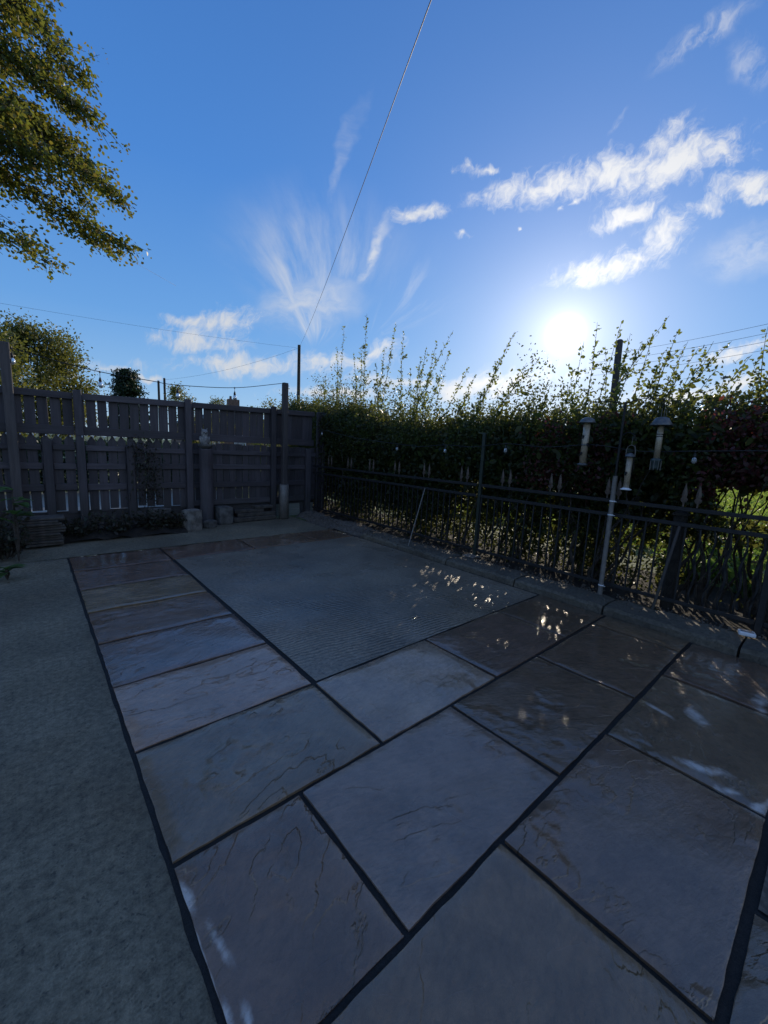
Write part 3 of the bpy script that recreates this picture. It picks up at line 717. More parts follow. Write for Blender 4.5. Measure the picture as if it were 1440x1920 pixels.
# round pedestal with a bowl and an owl
ped = thing('pedestal', (2.13, 6.78, 0), 'round dusk-grey column with a shallow pale bowl standing before the fence', 'pedestal')
part('column', MB().lathe((2.13, 6.78, 0), [(0.115, 0), (0.108, 0.03), (0.100, 0.06), (0.098, 1.20), (0.104, 1.215)], 24), M['paint'], ped, True)
part('bowl', MB().lathe((2.13, 6.78, 1.215), [(0.055, 0.0), (0.085, 0.012), (0.112, 0.045), (0.118, 0.075), (0.108, 0.075), (0.095, 0.05), (0.03, 0.035)], 24), M['stone_grey'], ped, True)
M['owl'] = simple('glazed_owl', (0.22, 0.21, 0.20), 0.35, 0, 0.5, 30, 0.4, 0.004)
ow = Vector((2.115, 6.775, 1.25))
owl = thing('owl_ornament', ow, 'small speckled grey owl ornament perched on the pedestal bowl', 'ornament')
prof = [(0.030, 0.0), (0.048, 0.02), (0.060, 0.06), (0.063, 0.10), (0.056, 0.145), (0.044, 0.17), (0.049, 0.19), (0.052, 0.215), (0.046, 0.245), (0.028, 0.265), (0.006, 0.27)]
part('body', MB().lathe(ow, prof, 18), M['owl'], owl, True)
for s in (-1, 1):
    part('ear', MB().lathe(ow+Vector((s*0.030, 0, 0.25)), [(0.016, 0), (0.010, 0.018), (0.002, 0.042)], 8, axis=(s*0.35, 0, 1)), M['owl'], owl, True)
    e = part('eye', MB().lathe(ow+Vector((s*0.020, -0.043, 0.218)), [(0.015, 0), (0.013, 0.006), (0.003, 0.009)], 12, axis=(s*0.25, -1, 0)), M['stone_pale'], owl, True)
    part('pupil', MB().lathe(ow+Vector((s*0.0222, -0.0515, 0.218)), [(0.007, 0), (0.005, 0.003), (0.001, 0.004)], 10, axis=(s*0.25, -1, 0)), M['iron'], e, True)
    part('wing', MB().lathe(ow+Vector((s*0.050, 0.005, 0.03)), [(0.004, 0), (0.020, 0.04), (0.022, 0.09), (0.010, 0.13)], 10, axis=(s*0.12, 0, 1)), M['owl'], owl, True)
    part('foot', MB().box(ow+Vector((s*0.022, -0.04, 0.005)), (0.02, 0.035, 0.012), bev=0.004), M['owl'], owl)
part('beak', MB().lathe(ow+Vector((0, -0.05, 0.205)), [(0.008, 0), (0.005, 0.008), (0.001, 0.016)], 8, axis=(0, -1, -0.6)), M['iron'], owl, True)

# stones, blocks and sleepers under the fence
def rock(name, c, d, mat, seed, label, cat='stone', group=None, rz=0.0, rough=0.16, n=7):
    rg = np.random.default_rng(seed); mb = MB()
    P = {}
    def vert(i, j, k):
        if (i, j, k) not in P:
            u = np.array([i, j, k])/n*2-1
            v = np.sign(u)*np.abs(u)**0.8; r = max(abs(u)); v = v*(0.72+0.28*r/np.linalg.norm(u)*1.0) if np.linalg.norm(u) > 0 else v
            w = rough*(np.sin(u*3.1+rg0)+0.5*np.sin(u[[1, 2, 0]]*7.3+rg1)+0.25*np.sin(u[[2, 0, 1]]*15.0+rg0))
            v = v*(1+w*0.5)
            P[(i, j, k)] = len(mb.v)
            x, y = v[0]*d[0]/2, v[1]*d[1]/2
            mb.v.append((c[0]+x*math.cos(rz)-y*math.sin(rz), c[1]+x*math.sin(rz)+y*math.cos(rz), c[2]+d[2]/2+v[2]*d[2]/2))
        return P[(i, j, k)]
    rg0, rg1 = rg.uniform(0, 6, 3), rg.uniform(0, 6, 3)
    for a in range(n):
        for b2 in range(n):
            for s in (0, n):
                fl_ = [(a, b2), (a+1, b2), (a+1, b2+1), (a, b2+1)]
                o = 1 if s else -1
                mb.f.append([vert(s, p, r) for p, r in fl_][::o]); mb.f.append([vert(p, s, r) for p, r in fl_][::-o]); mb.f.append([vert(p, r, s) for p, r in fl_][::o])
    return solo(name, mb, mat, c, label, cat, group)
G = 'stones laid under the fence'
rock('boulder', (1.80, 6.44, -0.02), (0.24, 0.22, 0.33), M['stone_pale'], 3, 'upright pale rough stone beside the pedestal', 'stone', G, 0.5, 0.10)
rock('stone_block', (2.385, 6.78, -0.02), (0.24, 0.28, 0.31), M['stone_grey'], 5, 'squared grey stone block just past the pedestal', 'stone', G, 0.1, 0.06)
rock('rubble_stone', (2.10, 6.55, -0.02), (0.22, 0.16, 0.13), M['stone_grey'], 8, 'low broken stone at the foot of the pedestal', 'stone', G, 0.8, 0.2)
rock('stone_block', (1.48, 6.98, 0.0), (0.34, 0.16, 0.28), M['stone_grey'], 9, 'grey stone block under the pickets behind the pale boulder', 'stone', G, 0.0, 0.06)
rock('stone_block', (1.20, 6.98, 0.0), (0.20, 0.16, 0.25), M['stone_grey'], 12, 'small stone block half hidden by the bed plants under the pickets', 'stone', G, 0.0, 0.08)
for k, (x, w, h, z, yy) in enumerate(((2.93, 0.78, 0.075, 0.0, 6.86), (2.98, 0.70, 0.06, 0.077, 6.90), (2.86, 0.52, 0.055, 0.139, 6.93), (3.12, 0.34, 0.05, 0.196, 6.93))):
    solo('stone_slab', MB().box((x, yy, z+h/2), (w, 0.26, h), rz=random.uniform(-.05, .05), bev=0.008), M['slate'], (x, yy, z),
         ('bottom slate slab of the stack under the fence past the stone block', 'second slate slab up in the stack under the fence', 'third slate slab up in the stack under the fence', 'short topmost slate slab of the stack under the fence')[k], 'slab', 'slates stacked under the fence')
M['board_pale'] = wood('pale_offcut', (0.30, 0.285, 0.27), 0.8, 0)
for x, w, lab in ((3.66, 0.50, 'pale offcut board leaning below the fence behind the sleeve'), (4.16, 0.10, 'short pale offcut below the fence corner')):
    solo('offcut_board', MB().box((x, FY+0.005, 0.12), (w, 0.025, 0.23), rx=-0.12, bev=0.003), M['board_pale'], (x, FY, 0), lab, 'board', 'pale boards under the fence')

# stack of slates in the bed
for k in range(11):
    z = 0.02+k*0.030
    w = random.uniform(0.34, 0.42)
    solo('slate', MB().box((0.06+random.uniform(-.03, .03), 6.30+random.uniform(-.02, .02), z+0.013), (w, 0.26, 0.026), rz=random.uniform(-.12, .12), rx=random.uniform(-.02, .02), bev=0.005), M['slate'], (0.06, 6.30, z),
         'flat brown slate, %s in the bed stack before the fence' % ('lowest', 'second', 'third', 'fourth', 'fifth', 'sixth', 'seventh', 'eighth', 'ninth', 'tenth', 'topmost')[k], 'slate', 'slates stacked in the bed')
bed = grid_sheet([-2.6+0.1*i for i in range(44)], [6.28+0.07*i for i in range(9)], lambda x, yy: max(-0.02, 0.10*min(1, (yy-6.25)/0.18)*(1 if x < 1.5 else 0.3)+random.uniform(-.025, .025)))
solo('soil_bed', bed, M['soil'], (0, 6.5, 0), 'dark planted soil along the foot of the fence', None, None, 'structure', smooth=True)

# ------------------------------------------------------------------ iron railings
RX = 4.12
rl = thing('iron_railing', (RX, 2.5, 0), 'black iron railings with paired spearhead finials below the hedge', 'railing')
def bar_box(name, y0, y1, z, w, h): part(name, MB().box((RX, (y0+y1)/2, z), (w, y1-y0, h), bev=0.003), M['iron'], rl)
for a, b2 in ((-1.3, 0.29), (0.335, 2.935), (3.0, 6.82)):
    bar_box('top_rail', a, b2, 0.965, 0.014, 0.034); bar_box('second_rail', a, b2, 0.835, 0.014, 0.034); bar_box('bottom_rail', a, b2, 0.165, 0.014, 0.034)
ro = origin(rl)
def twist_bar(twist):
    mb = MB(); n = 26; z0, z1 = 0.185, 0.816
    for i in range(n+1):
        t = i/n; a = twist*t*2*math.pi
        w = 0.0065*(1+0.5*(math.sin(t*math.pi)**8) if twist else 1)
        ox = (0.010*math.sin(t*13) if twist else 0)
        for j in range(4):
            mb.v.append((math.cos(a+j*math.pi/2)*w*1.3, math.sin(a+j*math.pi/2)*w*1.3+ox, z0+(z1-z0)*t))
    for i in range(n):
        for j in range(4): mb.f.append((i*4+j, i*4+(j+1) % 4, (i+1)*4+(j+1) % 4, (i+1)*4+j))
    return mb
bar_plain = MB().box((0, 0, 0.5005), (0.013, 0.013, 0.630)).data('baluster'); bar_plain.materials.append(M['iron'])
bar_twist = twist_bar(1).data('baluster'); bar_twist.materials.append(M['iron'])
y = -1.2
while y < 6.8:
    if abs(y-0.31) > 0.05 and abs(y-2.97) > 0.05:
        link('baluster', bar_twist if y < 0.78 else bar_plain, None, rl, (0, y-ro.y, 0))
    y += 0.098
def spear():
    mb = MB(); z0 = 0.985
    out = [(-0.006, z0), (0.006, z0), (0.006, z0+0.03), (0.020, z0+0.045), (0.026, z0+0.062), (0.014, z0+0.075), (0.019, z0+0.10), (0.012, z0+0.145), (0.0, z0+0.20), (-0.012, z0+0.145), (-0.019, z0+0.10), (-0.014, z0+0.075), (-0.026, z0+0.062), (-0.020, z0+0.045), (-0.006, z0+0.03)]
    v = [(0, a, b2) for a, b2 in out]; n = len(out)
    mb.v = [(-0.004, a, b2) for a, b2 in out]+[(0.004, a, b2) for a, b2 in out]+[(-0.011, 0, z0+0.10), (0.011, 0, z0+0.10)]
    for i in range(n):
        j = (i+1) % n
        mb.f += [(i, i+n, j+n, j), (j, 2*n, i), (i+n, 2*n+1, j+n)]
    return mb
sp = spear().data('finial'); sp.materials.append(M['finial'])
for yc in (-1.0, -0.4, 0.25, 0.855, 1.455, 2.02, 2.60, 3.20, 3.85, 4.45, 5.05, 5.64, 6.24):
    for s in (-0.048, 0.048):
        link('finial', sp, None, rl, (0, yc+s-ro.y, 0))
part('post', MB().box((RX, 0.312, 0.62), (0.045, 0.045, 1.12), bev=0.004), M['iron'], rl)
M['green'] = simple('dark_green_paint', (0.012, 0.022, 0.016), 0.5, 0, 0.3, 20, 0.2, 0.003)
gp = part('green_post', MB().box((RX+0.03, 2.968, 0.83), (0.04, 0.04, 1.52), bev=0.005), M['green'], rl)
part('base_plate', MB().box((RX-0.04, 2.968, 0.086), (0.16, 0.16, 0.012), bev=0.002), M['grey_pipe'], gp)
st = thing('gate_pier', (RX+0.10, 0.93, 0), 'square dark pier behind the railings just past the feeder pole', 'pier')
part('shaft', MB().box((RX+0.10, 0.93, 0.475), (0.09, 0.09, 0.85), bev=0.012), M['soil'], st)
part('cap', MB().lathe((RX+0.10, 0.93, 0.90), [(0.075, 0), (0.075, 0.015), (0.05, 0.03), (0.01, 0.04)], 4), M['soil'], st)

solo('leaning_rod', MB().tube([(3.775, 3.80, 0.0), (4.10, 3.842, 0.842)], 0.0075, 8), M['grey_pipe'], (3.775, 3.80, 0), 'thin grey rod leaning against the railings from the edge of the screed', 'rod')
solo('leaning_stake', MB().tube([(4.03, 0.985, 0.07), (4.10, 0.90, 0.82)], 0.012, 8), M['timber'], (4.03, 0.985, 0.07), 'brown stake propped against the railings before the dark pier', 'stake')
sb = thing('outdoor_light', (4.02, 0.36, 0.078), 'small white flat lamp casing lying on the kerb', 'light')
part('casing', MB().box((4.02, 0.36, 0.096), (0.07, 0.10, 0.030), rz=0.25, bev=0.006), M['fairy'], sb)
part('lens', MB().box((4.02, 0.36, 0.1125), (0.050, 0.075, 0.005), rz=0.25, bev=0.002), M['glass'], sb)

# ------------------------------------------------------------------ feeder pole and bird feeders
pole = thing('feeder_pole', (4.03, 1.43, 0.07), 'slim bird-feeder pole in a grey pipe tied to the railings', 'pole')
PB, PM, PT = Vector((4.035, 1.425, 0.07)), Vector((4.05, 1.43, 1.20)), Vector((4.06, 1.43, 1.86))
part('pipe', MB().tube([PB, PM], 0.021, 14), M['grey_pipe'], pole, False)
part('rod', MB().tube([PM-Vector((0, 0, 0.05)), PT], 0.011, 8), M['iron'], pole)
for z in (0.165, 0.84, 0.968):
    c = PB.lerp(PM, (z-0.07)/1.13)
    part('cable_tie', MB().lathe(c-Vector((0, 0, 0.005)), [(0.0235, 0), (0.025, 0.003), (0.025, 0.008), (0.0235, 0.011)], 14).box(c+Vector((-0.02, -0.03, 0)), (0.004, 0.03, 0.004)), M['fairy'], pole)
FZ = (1.80, 1.62, 1.86)
for (yy, zz, hz) in ((1.735, 1.845, 1.79), (1.325, 1.56, 1.535), (1.135, 1.85, 1.80)):
    arc = [PT.lerp(PM, max(0, (PT.z-zz)/0.66)), (4.05, (1.43+yy)/2, zz+0.03), (4.045, yy, zz+0.012), (4.04, yy, hz-0.01)]
    part('hook', MB().tube(catmull(arc, 5), 0.004, 6), M['iron'], pole)
def seed_mat():
    m, q, b = material('seed_in_clear_tube')
    p = q.n('NewGeometry').outputs['Position']
    v = q.n('TexVoronoi', {'Vector': p, 'Scale': 150.0}); lv = q.noise(p, 9.0, 3, 0.6)
    c = q.mix(v.outputs['Distance'], (0.55, 0.46, 0.34), (0.30, 0.22, 0.13))
    q.put(b.inputs['Base Color'], q.v('SCALE', c, sc=q.ramp(lv, 0.3, 0.7, 0.8, 1.2))); b.inputs['Roughness'].default_value = 0.35
    b.inputs['Coat Weight'].default_value = 0.8; b.inputs['Coat Roughness'].default_value = 0.08
    b.inputs['Transmission Weight'].default_value = 0.15
    return m
M['seed'] = seed_mat()
M['feeder_cap'] = simple('feeder_cap', (0.12, 0.125, 0.13), 0.4, 0.5, 0.25, 25, 0.2, 0.002)
M['feeder_green'] = simple('feeder_green_metal', (0.055, 0.075, 0.075), 0.45, 0.3, 0.25, 25, 0.2, 0.002)
def feeder(c, tube_r, z0, z1, cap, ports, label, kind):
    r = thing('bird_feeder', (c[0], c[1], z0), label, 'bird feeder', 'bird feeders on the pole')
    X, Y = c
    part('seed_tube', MB().lathe((X, Y, z0), [(tube_r, 0.0), (tube_r, z1-z0)], 20), M['seed'], r, True)
    if cap == 'dome':
        part('cap', MB().lathe((X, Y, z1), [(tube_r*1.0, -0.006), (tube_r*2.35, -0.022), (tube_r*2.4, -0.016), (tube_r*1.9, 0.012), (tube_r*1.1, 0.028), (0.006, 0.034)], 24), M['feeder_cap'], r, True)
    elif cap == 'bell':
        part('cap', MB().lathe((X, Y, z1), [(tube_r*1.1, -0.008), (0.082, -0.03), (0.084, -0.022), (0.062, 0.012), (0.050, 0.034), (0.03, 0.042), (0.005, 0.044)], 28), M['feeder_cap'], r, True)
    else:
        part('cap', MB().lathe((X, Y, z1), [(tube_r*1.05, -0.004), (tube_r*1.75, -0.008), (tube_r*1.7, 0.0), (tube_r*0.95, 0.022), (0.006, 0.027)], 22), M['feeder_cap'], r, True)
    for z, a in ports:
        d = Vector((-math.cos(a), math.sin(a), 0))
        pt = part('feeding_port', MB().lathe(Vector((X, Y, z))+d*(tube_r-0.004), [(0.010, 0), (0.012, 0.006), (0.010, 0.010), (0.004, 0.009)], 10, axis=d).box(Vector((X, Y, z-0.012))+d*(tube_r+0.003), (0.010, 0.010, 0.018), rz=-a), M['iron'], r, True)
        part('perch', MB().tube([Vector((X, Y, z-0.02))+d*tube_r, Vector((X, Y, z-0.022))+d*(tube_r+0.03)], 0.0028, 6), M['iron'], pt)
    return r
f1 = feeder((4.04, 1.735), 0.0305, 1.30, 1.70, 'dome', [(1.555, 0.3), (1.395, 0.3), (1.48, -1.2)], 'tall tube bird feeder under a shallow domed cap, nearest the fence', 1)
part('tray', MB().lathe((4.04, 1.735, 1.272), [(0.028, 0.028), (0.046, 0.022), (0.048, 0.012), (0.030, 0.0), (0.006, -0.004)], 22), M['feeder_cap'], f1, True)
part('hanger', MB().tube([(4.04, 1.735, 1.73), (4.04, 1.735, 1.80)], 0.0022, 6), M['grey_pipe'], f1)
part('band', MB().lathe((4.04, 1.735, 1.465), [(0.0312, 0), (0.0318, 0.004), (0.0318, 0.012), (0.0312, 0.016)], 20), M['feeder_cap'], f1, True)
f2 = feeder((4.03, 1.325), 0.0245, 1.105, 1.385, 'cone', [(1.235, 0.3)], 'short tube bird feeder with a wire loop handle, the lowest hanging one', 2)
part('tray', MB().lathe((4.03, 1.325, 1.085), [(0.024, 0.02), (0.030, 0.014), (0.046, 0.006), (0.046, 0.0), (0.005, -0.002)], 20), M['fairy'], f2, True)
hp = [(4.03, 1.325-0.036, 1.39), (4.03, 1.325-0.036, 1.44), (4.03, 1.325-0.028, 1.468), (4.03, 1.325, 1.482), (4.03, 1.325+0.028, 1.468), (4.03, 1.325+0.036, 1.44), (4.03, 1.325+0.036, 1.39)]
part('hanger', MB().tube(hp, 0.003, 6).tube([(4.03, 1.325, 1.482), (4.03, 1.325, 1.535)], 0.0018, 5), M['grey_pipe'], f2)
f3 = feeder((4.04, 1.125), 0.0235, 1.37, 1.675, 'bell', [], 'bird feeder under a wide bell-shaped metal cap with a caged foot', 3)
for z in (1.555, 1.573): part('wire_ring', MB().lathe((4.04, 1.125, z), [(0.0245, 0), (0.028, 0.002), (0.028, 0.004), (0.0245, 0.006)], 18), M['iron'], f3)
cg = part('cage_foot', MB().lathe((4.04, 1.125, 1.285), [(0.028, 0), (0.031, 0.01), (0.031, 0.055), (0.042, 0.070), (0.040, 0.082), (0.024, 0.090)], 20), M['feeder_green'], f3, True)
for k in range(8):
    a = k*math.pi/4
    part('cage_bar', MB().tube([(4.04+0.040*math.cos(a), 1.125+0.040*math.sin(a), 1.275), (4.04+0.041*math.cos(a), 1.125+0.041*math.sin(a), 1.357)], 0.002, 5), M['grey_pipe'], cg)
part('hanger', MB().tube([(4.04, 1.115, 1.71), (4.04, 1.115, 1.79)], 0.0022, 5).tube([(4.04, 1.135, 1.71), (4.04, 1.135, 1.80)], 0.0022, 5).tube([(4.04, 1.10, 1.71), (4.04, 1.10, 1.775)], 0.0018, 5), M['grey_pipe'], f3)

# festoon along the railings with a few clear bulbs
f4 = thing('festoon_lights', (4.10, 3.5, 1.4), 'festoon of small pale bulbs slung along the front of the hedge', 'string lights')
bp = [at_x(px, py, 4.08) for px, py in ((604, 812), (745, 840), (835, 843), (948, 842), (1110, 846), (1302, 860))]
cp = []
for a, b2 in zip(bp[:-1], bp[1:]): cp += [a+Vector((0, 0, 0.06)), (a+b2)/2+Vector((0, 0, 0.03))]
cp.append(bp[-1]+Vector((0, 0, 0.06))); cp.append(Vector((4.08, -0.4, 1.5)))
part('cable', MB().tube(catmull(cp, 4), 0.004, 6), M['cable'], f4)
for b2 in (bp[0], bp[1], bp[2], bp[3], bp[5]): bulb(f4, b2+Vector((0, 0, 0.058)), 0.015, 0.65)

# ------------------------------------------------------------------ poles, wires and far buildings
pf = thing('utility_pole', (14.42, 26, -0.1), 'dark wooden utility pole beyond the fence that takes the overhead cable', 'pole')
part('shaft', MB().tube([(14.42, 26, -0.1), (14.42, 26, 8.06)], [0.13, 0.10], 10), M['bark'], pf)
part('insulator', MB().lathe((14.42, 25.88, 7.9), [(0.03, 0), (0.05, 0.06), (0.02, 0.12)], 8), M['grey_pipe'], pf)
for x, zt, lab in ((8.80, 6.15, 'shorter of two far thin poles beyond the fence'), (9.26, 6.43, 'taller of two far thin poles beyond the fence')):
    pq = thing('utility_pole', (x, 40, -0.1), lab, 'pole', 'far poles beyond the fence')
    part('shaft', MB().tube([(x, 40, -0.1), (x, 40, zt)], [0.11, 0.09], 8), M['bark'], pq)
    part('cap', MB().lathe((x, 40, zt), [(0.10, 0), (0.10, 0.03), (0.02, 0.07)], 8), M['grey_pipe'], pq)
def span(name, a, b2, sag, r, label, n=24):
    a, b2 = Vector(a), Vector(b2)
    pts = [a.lerp(b2, i/n)-Vector((0, 0, sag*4*(i/n)*(1-i/n))) for i in range(n+1)]
    return solo(name, MB().tube(pts, r, 6), M['cable'], tuple(a), label, 'cable')
top = Vector((14.42, 25.9, 7.98))
mid = at_y(790, 0, 3.6)
d_ = (mid-top)
span('overhead_cable', top, top+d_*1.35, 0.35, 0.0055, 'thin overhead cable running up the sky from the utility pole')
span('overhead_cable', at_y(-160, 540, 26), at_y(556, 652, 26), 0.15, 0.0045, 'faint cable crossing low over the fence to the utility pole')
span('overhead_cable', at_y(200, 462, 22), at_y(330, 536, 30), 0.0, 0.005, 'faint short cable slanting below the overhanging branches')
span('overhead_cable', at_y(308, 712, 40), at_y(561, 652, 26), 0.35, 0.006, 'cable from the taller far pole up to the utility pole')
for k, (ya_, yb_) in enumerate(((655, 600), (668, 618), (680, 634), (692, 650))):
    span('power_line', at_x(1110, ya_+12, 22), at_x(1500, yb_-6, 16), 0.10, 0.005, '%s of four power lines above the hedge by the sun' % ('topmost', 'second from top', 'third from top', 'lowest')[k])

M['brickwork'] = simple('dark_brickwork', (0.16, 0.10, 0.075), 0.85, 0, 0.3, 6, 0.4, 0.02)
M['roof'] = simple('slate_roof', (0.07, 0.07, 0.075), 0.7, 0, 0.3, 4, 0.4, 0.02)
hs_ = thing('house', (16, 44, -0.1), 'far house of which a dark chimney shows above the fence', 'house')
part('wall', MB().box((16, 44, 1.35), (9, 7, 2.9)), M['brickwork'], hs_)
rf = part('roof', MB().prism([(11.2, 2.8), (20.8, 2.8), (20.8, 2.95), (16.0, 4.55), (11.2, 2.95)], 40.2, 47.8), M['roof'], hs_)
part('chimney', MB().box((15.75, 41.5, 4.5), (1.05, 0.6, 2.0)).lathe((15.5, 41.5, 5.5), [(0.13, 0), (0.11, 0.3)], 8).lathe((16.0, 41.5, 5.5), [(0.13, 0), (0.11, 0.22)], 8), M['brickwork'], rf)
for x in (13.4, 16.0, 18.6):
    wf = part('window', MB().box((x, 40.47, 1.4), (1.2, 0.08, 1.2)), M['fairy'], hs_)
    part('pane', MB().box((x, 40.42, 1.4), (1.05, 0.04, 1.05)), M['glass'], wf)
hp_ = thing('hedge_post', (4.95, 1.87, 0), 'stout weathered post rising out of the hedge close to the sun', 'post')
ht = at_x(1162, 640, 4.95)
part('shaft', MB().tube([(4.95, ht.y-0.05, 0.0), (4.95, ht.y, ht.z)], [0.045, 0.033], 10), M['timber'], hp_)
part('cap', MB().lathe((4.95, ht.y, ht.z), [(0.033, 0), (0.030, 0.012), (0.016, 0.020)], 10), M['timber'], hp_)
solo('neighbour_paving', grid_sheet([-6+0.5*i for i in range(21)], [7.6+0.5*i for i in range(11)], lambda x, yy: -0.06+wob(x, yy, 0.01)), M['board_pale'], (0, 9, 0), 'pale paving glimpsed through the gaps of the fence', None, None, 'structure')

# ------------------------------------------------------------------ foliage
def rnd_dirs(n, up=0.0):
    v = RNG.normal(size=(n, 3)); v[:, 2] += up
    return v/np.linalg.norm(v, axis=1, keepdims=True)
def leaves(P, size, axis=None, aspect=0.55, jitter=0.35, up=0.3):
    """one folded five-point leaf at each point; returns (N, 5, 3)"""
    P = np.asarray(P, float); n = len(P)
    a = rnd_dirs(n) if axis is None else axis+RNG.normal(size=(n, 3))*0.55
    a /= np.linalg.norm(a, axis=1, keepdims=True)
    nrm = rnd_dirs(n, up); b = np.cross(nrm, a); b /= np.linalg.norm(b, axis=1, keepdims=True)+1e-9
    c = np.cross(a, b)
    s = (size*(1+jitter*RNG.uniform(-1, 1, n)))[:, None]
    V = np.stack([P, P+(a*0.38+b*aspect*0.5+c*0.08)*s, P+(a*0.78+b*aspect*0.36+c*0.02)*s, P+a*s-c*s*0.08,
                  P+(a*0.78-b*aspect*0.36+c*0.02)*s, P+(a*0.38-b*aspect*0.5+c*0.08)*s], axis=1)
    return V
def leaf_obj(name, V, mat, parent, stuff=False):
    o = origin(parent)
    V = V-np.array(o)[None, None, :]
    ob = link(name, fast_mesh(name, V, V.shape[1]), mat, parent)
    if stuff: ob['kind'] = 'stuff'
    return ob
M['hawthorn'] = leaf_mat('hawthorn_leaf', [(0.016, 0.026, 0.010), (0.024, 0.038, 0.012), (0.034, 0.048, 0.014), (0.050, 0.055, 0.016)], (0.30, 0.30, 0.05), 0.42)
M['rowan'] = leaf_mat('shoot_leaf', [(0.030, 0.055, 0.014), (0.045, 0.075, 0.018), (0.070, 0.090, 0.022)], (0.50, 0.50, 0.09), 0.52)
M['copper'] = leaf_mat('copper_leaf', [(0.050, 0.014, 0.018), (0.070, 0.020, 0.020), (0.060, 0.030, 0.016)], (0.38, 0.08, 0.05), 0.35)
M['maple'] = leaf_mat('maple_leaf', [(0.026, 0.052, 0.010), (0.042, 0.075, 0.012), (0.060, 0.088, 0.014), (0.085, 0.088, 0.014), (0.13, 0.075, 0.014)], (0.42, 0.38, 0.05), 0.42)
M['golden'] = leaf_mat('golden_leaf', [(0.045, 0.065, 0.014), (0.080, 0.092, 0.018), (0.115, 0.105, 0.020)], (0.38, 0.36, 0.06), 0.35)
M['conifer'] = leaf_mat('conifer_needle', [(0.012, 0.026, 0.016), (0.020, 0.040, 0.020), (0.030, 0.052, 0.024)], (0.06, 0.12, 0.04), 0.15)
M['bedleaf'] = leaf_mat('bed_plant_leaf', [(0.020, 0.030, 0.014), (0.035, 0.035, 0.020), (0.045, 0.030, 0.022)], (0.12, 0.12, 0.05), 0.2)
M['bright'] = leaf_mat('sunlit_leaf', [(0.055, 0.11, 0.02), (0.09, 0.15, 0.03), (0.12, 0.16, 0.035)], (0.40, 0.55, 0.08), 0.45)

def hedge_top(y):
    """height of the solid mass along the railings"""
    pts = [(-3, 1.9), (0.0, 1.82), (0.6, 1.80), (1.1, 1.84), (1.6, 1.86), (2.1, 1.78), (2.7, 1.66), (3.5, 1.66), (4.5, 1.72), (5.8, 1.82), (7.0, 1.98), (8.4, 2.25), (10, 2.2)]
    return float(np.interp(y, [p[0] for p in pts], [p[1] for p in pts]))+0.08*math.sin(2.1*y+1.0)+0.06*math.sin(5.3*y)
def open_gap(P):
    """thin places in the hedge near the end of the railings"""
    a, b2 = P[:, 1]/P[:, 0], (1.345-P[:, 2])/P[:, 0]
    up_ = (a > 0.075) & (a < 0.172) & (b2 > 0.040) & (b2 < 0.098)
    lo_ = (a > 0.02) & (a < 0.20) & (b2 > 0.150) & (RNG.random(len(P)) < 0.90)
    return P[~(up_ & (RNG.random(len(P)) < 0.93)) & ~lo_]
# chinks through which the low sun reaches the wet flags
CHINK = []
for px, py in ((830, 1072), (862, 1085), (890, 1095), (905, 1125), (940, 1105), (985, 1110), (1008, 1122), (1025, 1126), (1042, 1132), (1060, 1140), (1020, 1165), (1045, 1175), (1030, 1190), (990, 1180), (890, 1190), (925, 1215), (940, 1330), (970, 1325), (1070, 1320), (1030, 1410), (1240, 1320), (1235, 1345), (1165, 1245), (1130, 1562), (1140, 1582), (1125, 1602)):
    d = sight(px, py)
    for k in range(4): CHINK.append((np.array(d*(-CAM_H/d.z))+np.array((random.gauss(0, .07), random.gauss(0, .035), CAM_H)), random.uniform(0.010, 0.032)))
def chinks(V):
    P = V[:, 0]; keep = np.ones(len(P), bool); s_ = np.array(SUN_DIR)
    for g_, r_ in CHINK:
        keep &= np.linalg.norm(np.cross(P-g_, s_), axis=1) > r_
    return V[keep]
def clumps(n, y0, y1, x0, x1, z0, zk, sig, per, size, skip=None, up=0.2):
    out = []
    for i in range(n):
        y = random.uniform(y0, y1); x = random.uniform(x0, x1); t = hedge_top(y)*zk
        z = z0+(t-z0)*random.random()**0.8
        if skip and skip(y, z): continue
        k = int(per*random.uniform(0.5, 1.4))
        s = sig*random.uniform(0.6, 1.4)
        P = np.array([x, y, z])+RNG.normal(size=(k, 3))*np.array([s, s*1.2, s*0.8])
        P = open_gap(P[(P[:, 0] > 4.17) & (P[:, 2] > 0.02)])
        out.append(leaves(P, size, up=up))
    return np.concatenate(out)
def twigs(y0, y1, n, seed, xr=(4.3, 5.2), zs=(0.5, 1.0)):
    rg = random.Random(seed); mb = MB()
    for i in range(n):
        y = rg.uniform(y0, y1); x = rg.uniform(*xr); p = Vector((x, y, 0.0)); pts = [p]; h = hedge_top(y)*rg.uniform(*zs); m_ = 6
        dx, dy = rg.uniform(-.25, .25), rg.uniform(-.4, .4)
        for k in range(1, m_+1):
            pts.append(Vector((x+dx*k/m_+rg.uniform(-.05, .05), y+dy*k/m_+rg.uniform(-.06, .06), h*k/m_)))
        r = rg.uniform(0.008, 0.022)
        mb.tube(pts, [r*(1-0.75*k/m_) for k in range(m_+1)], 5, False)
    return mb
hole = lambda y, z: (0.25 < y < 0.85 and 0.80 < z < 1.20) or (y < 1.0 and z < 0.62 and random.random() < 0.85) or (z < 1.15 and random.random() < (0.55 if 0.9 < y < 4.2 else 0.3))
hedge = thing('hawthorn_hedge', (4.75, 4.2, 0), 'overgrown dark green hedge behind the railings with shoots against the sky', 'hedge')
part('stems', twigs(1.7, 8.6, 90, 4), M['bark'], hedge)
V = [clumps(950, 1.7, 8.6, 4.35, 5.35, 0.1, 0.97, 0.16, 230, 0.040, hole), clumps(480, 1.7, 8.6, 4.55, 5.25, 0.5, 0.93, 0.17, 110, 0.085, hole)]
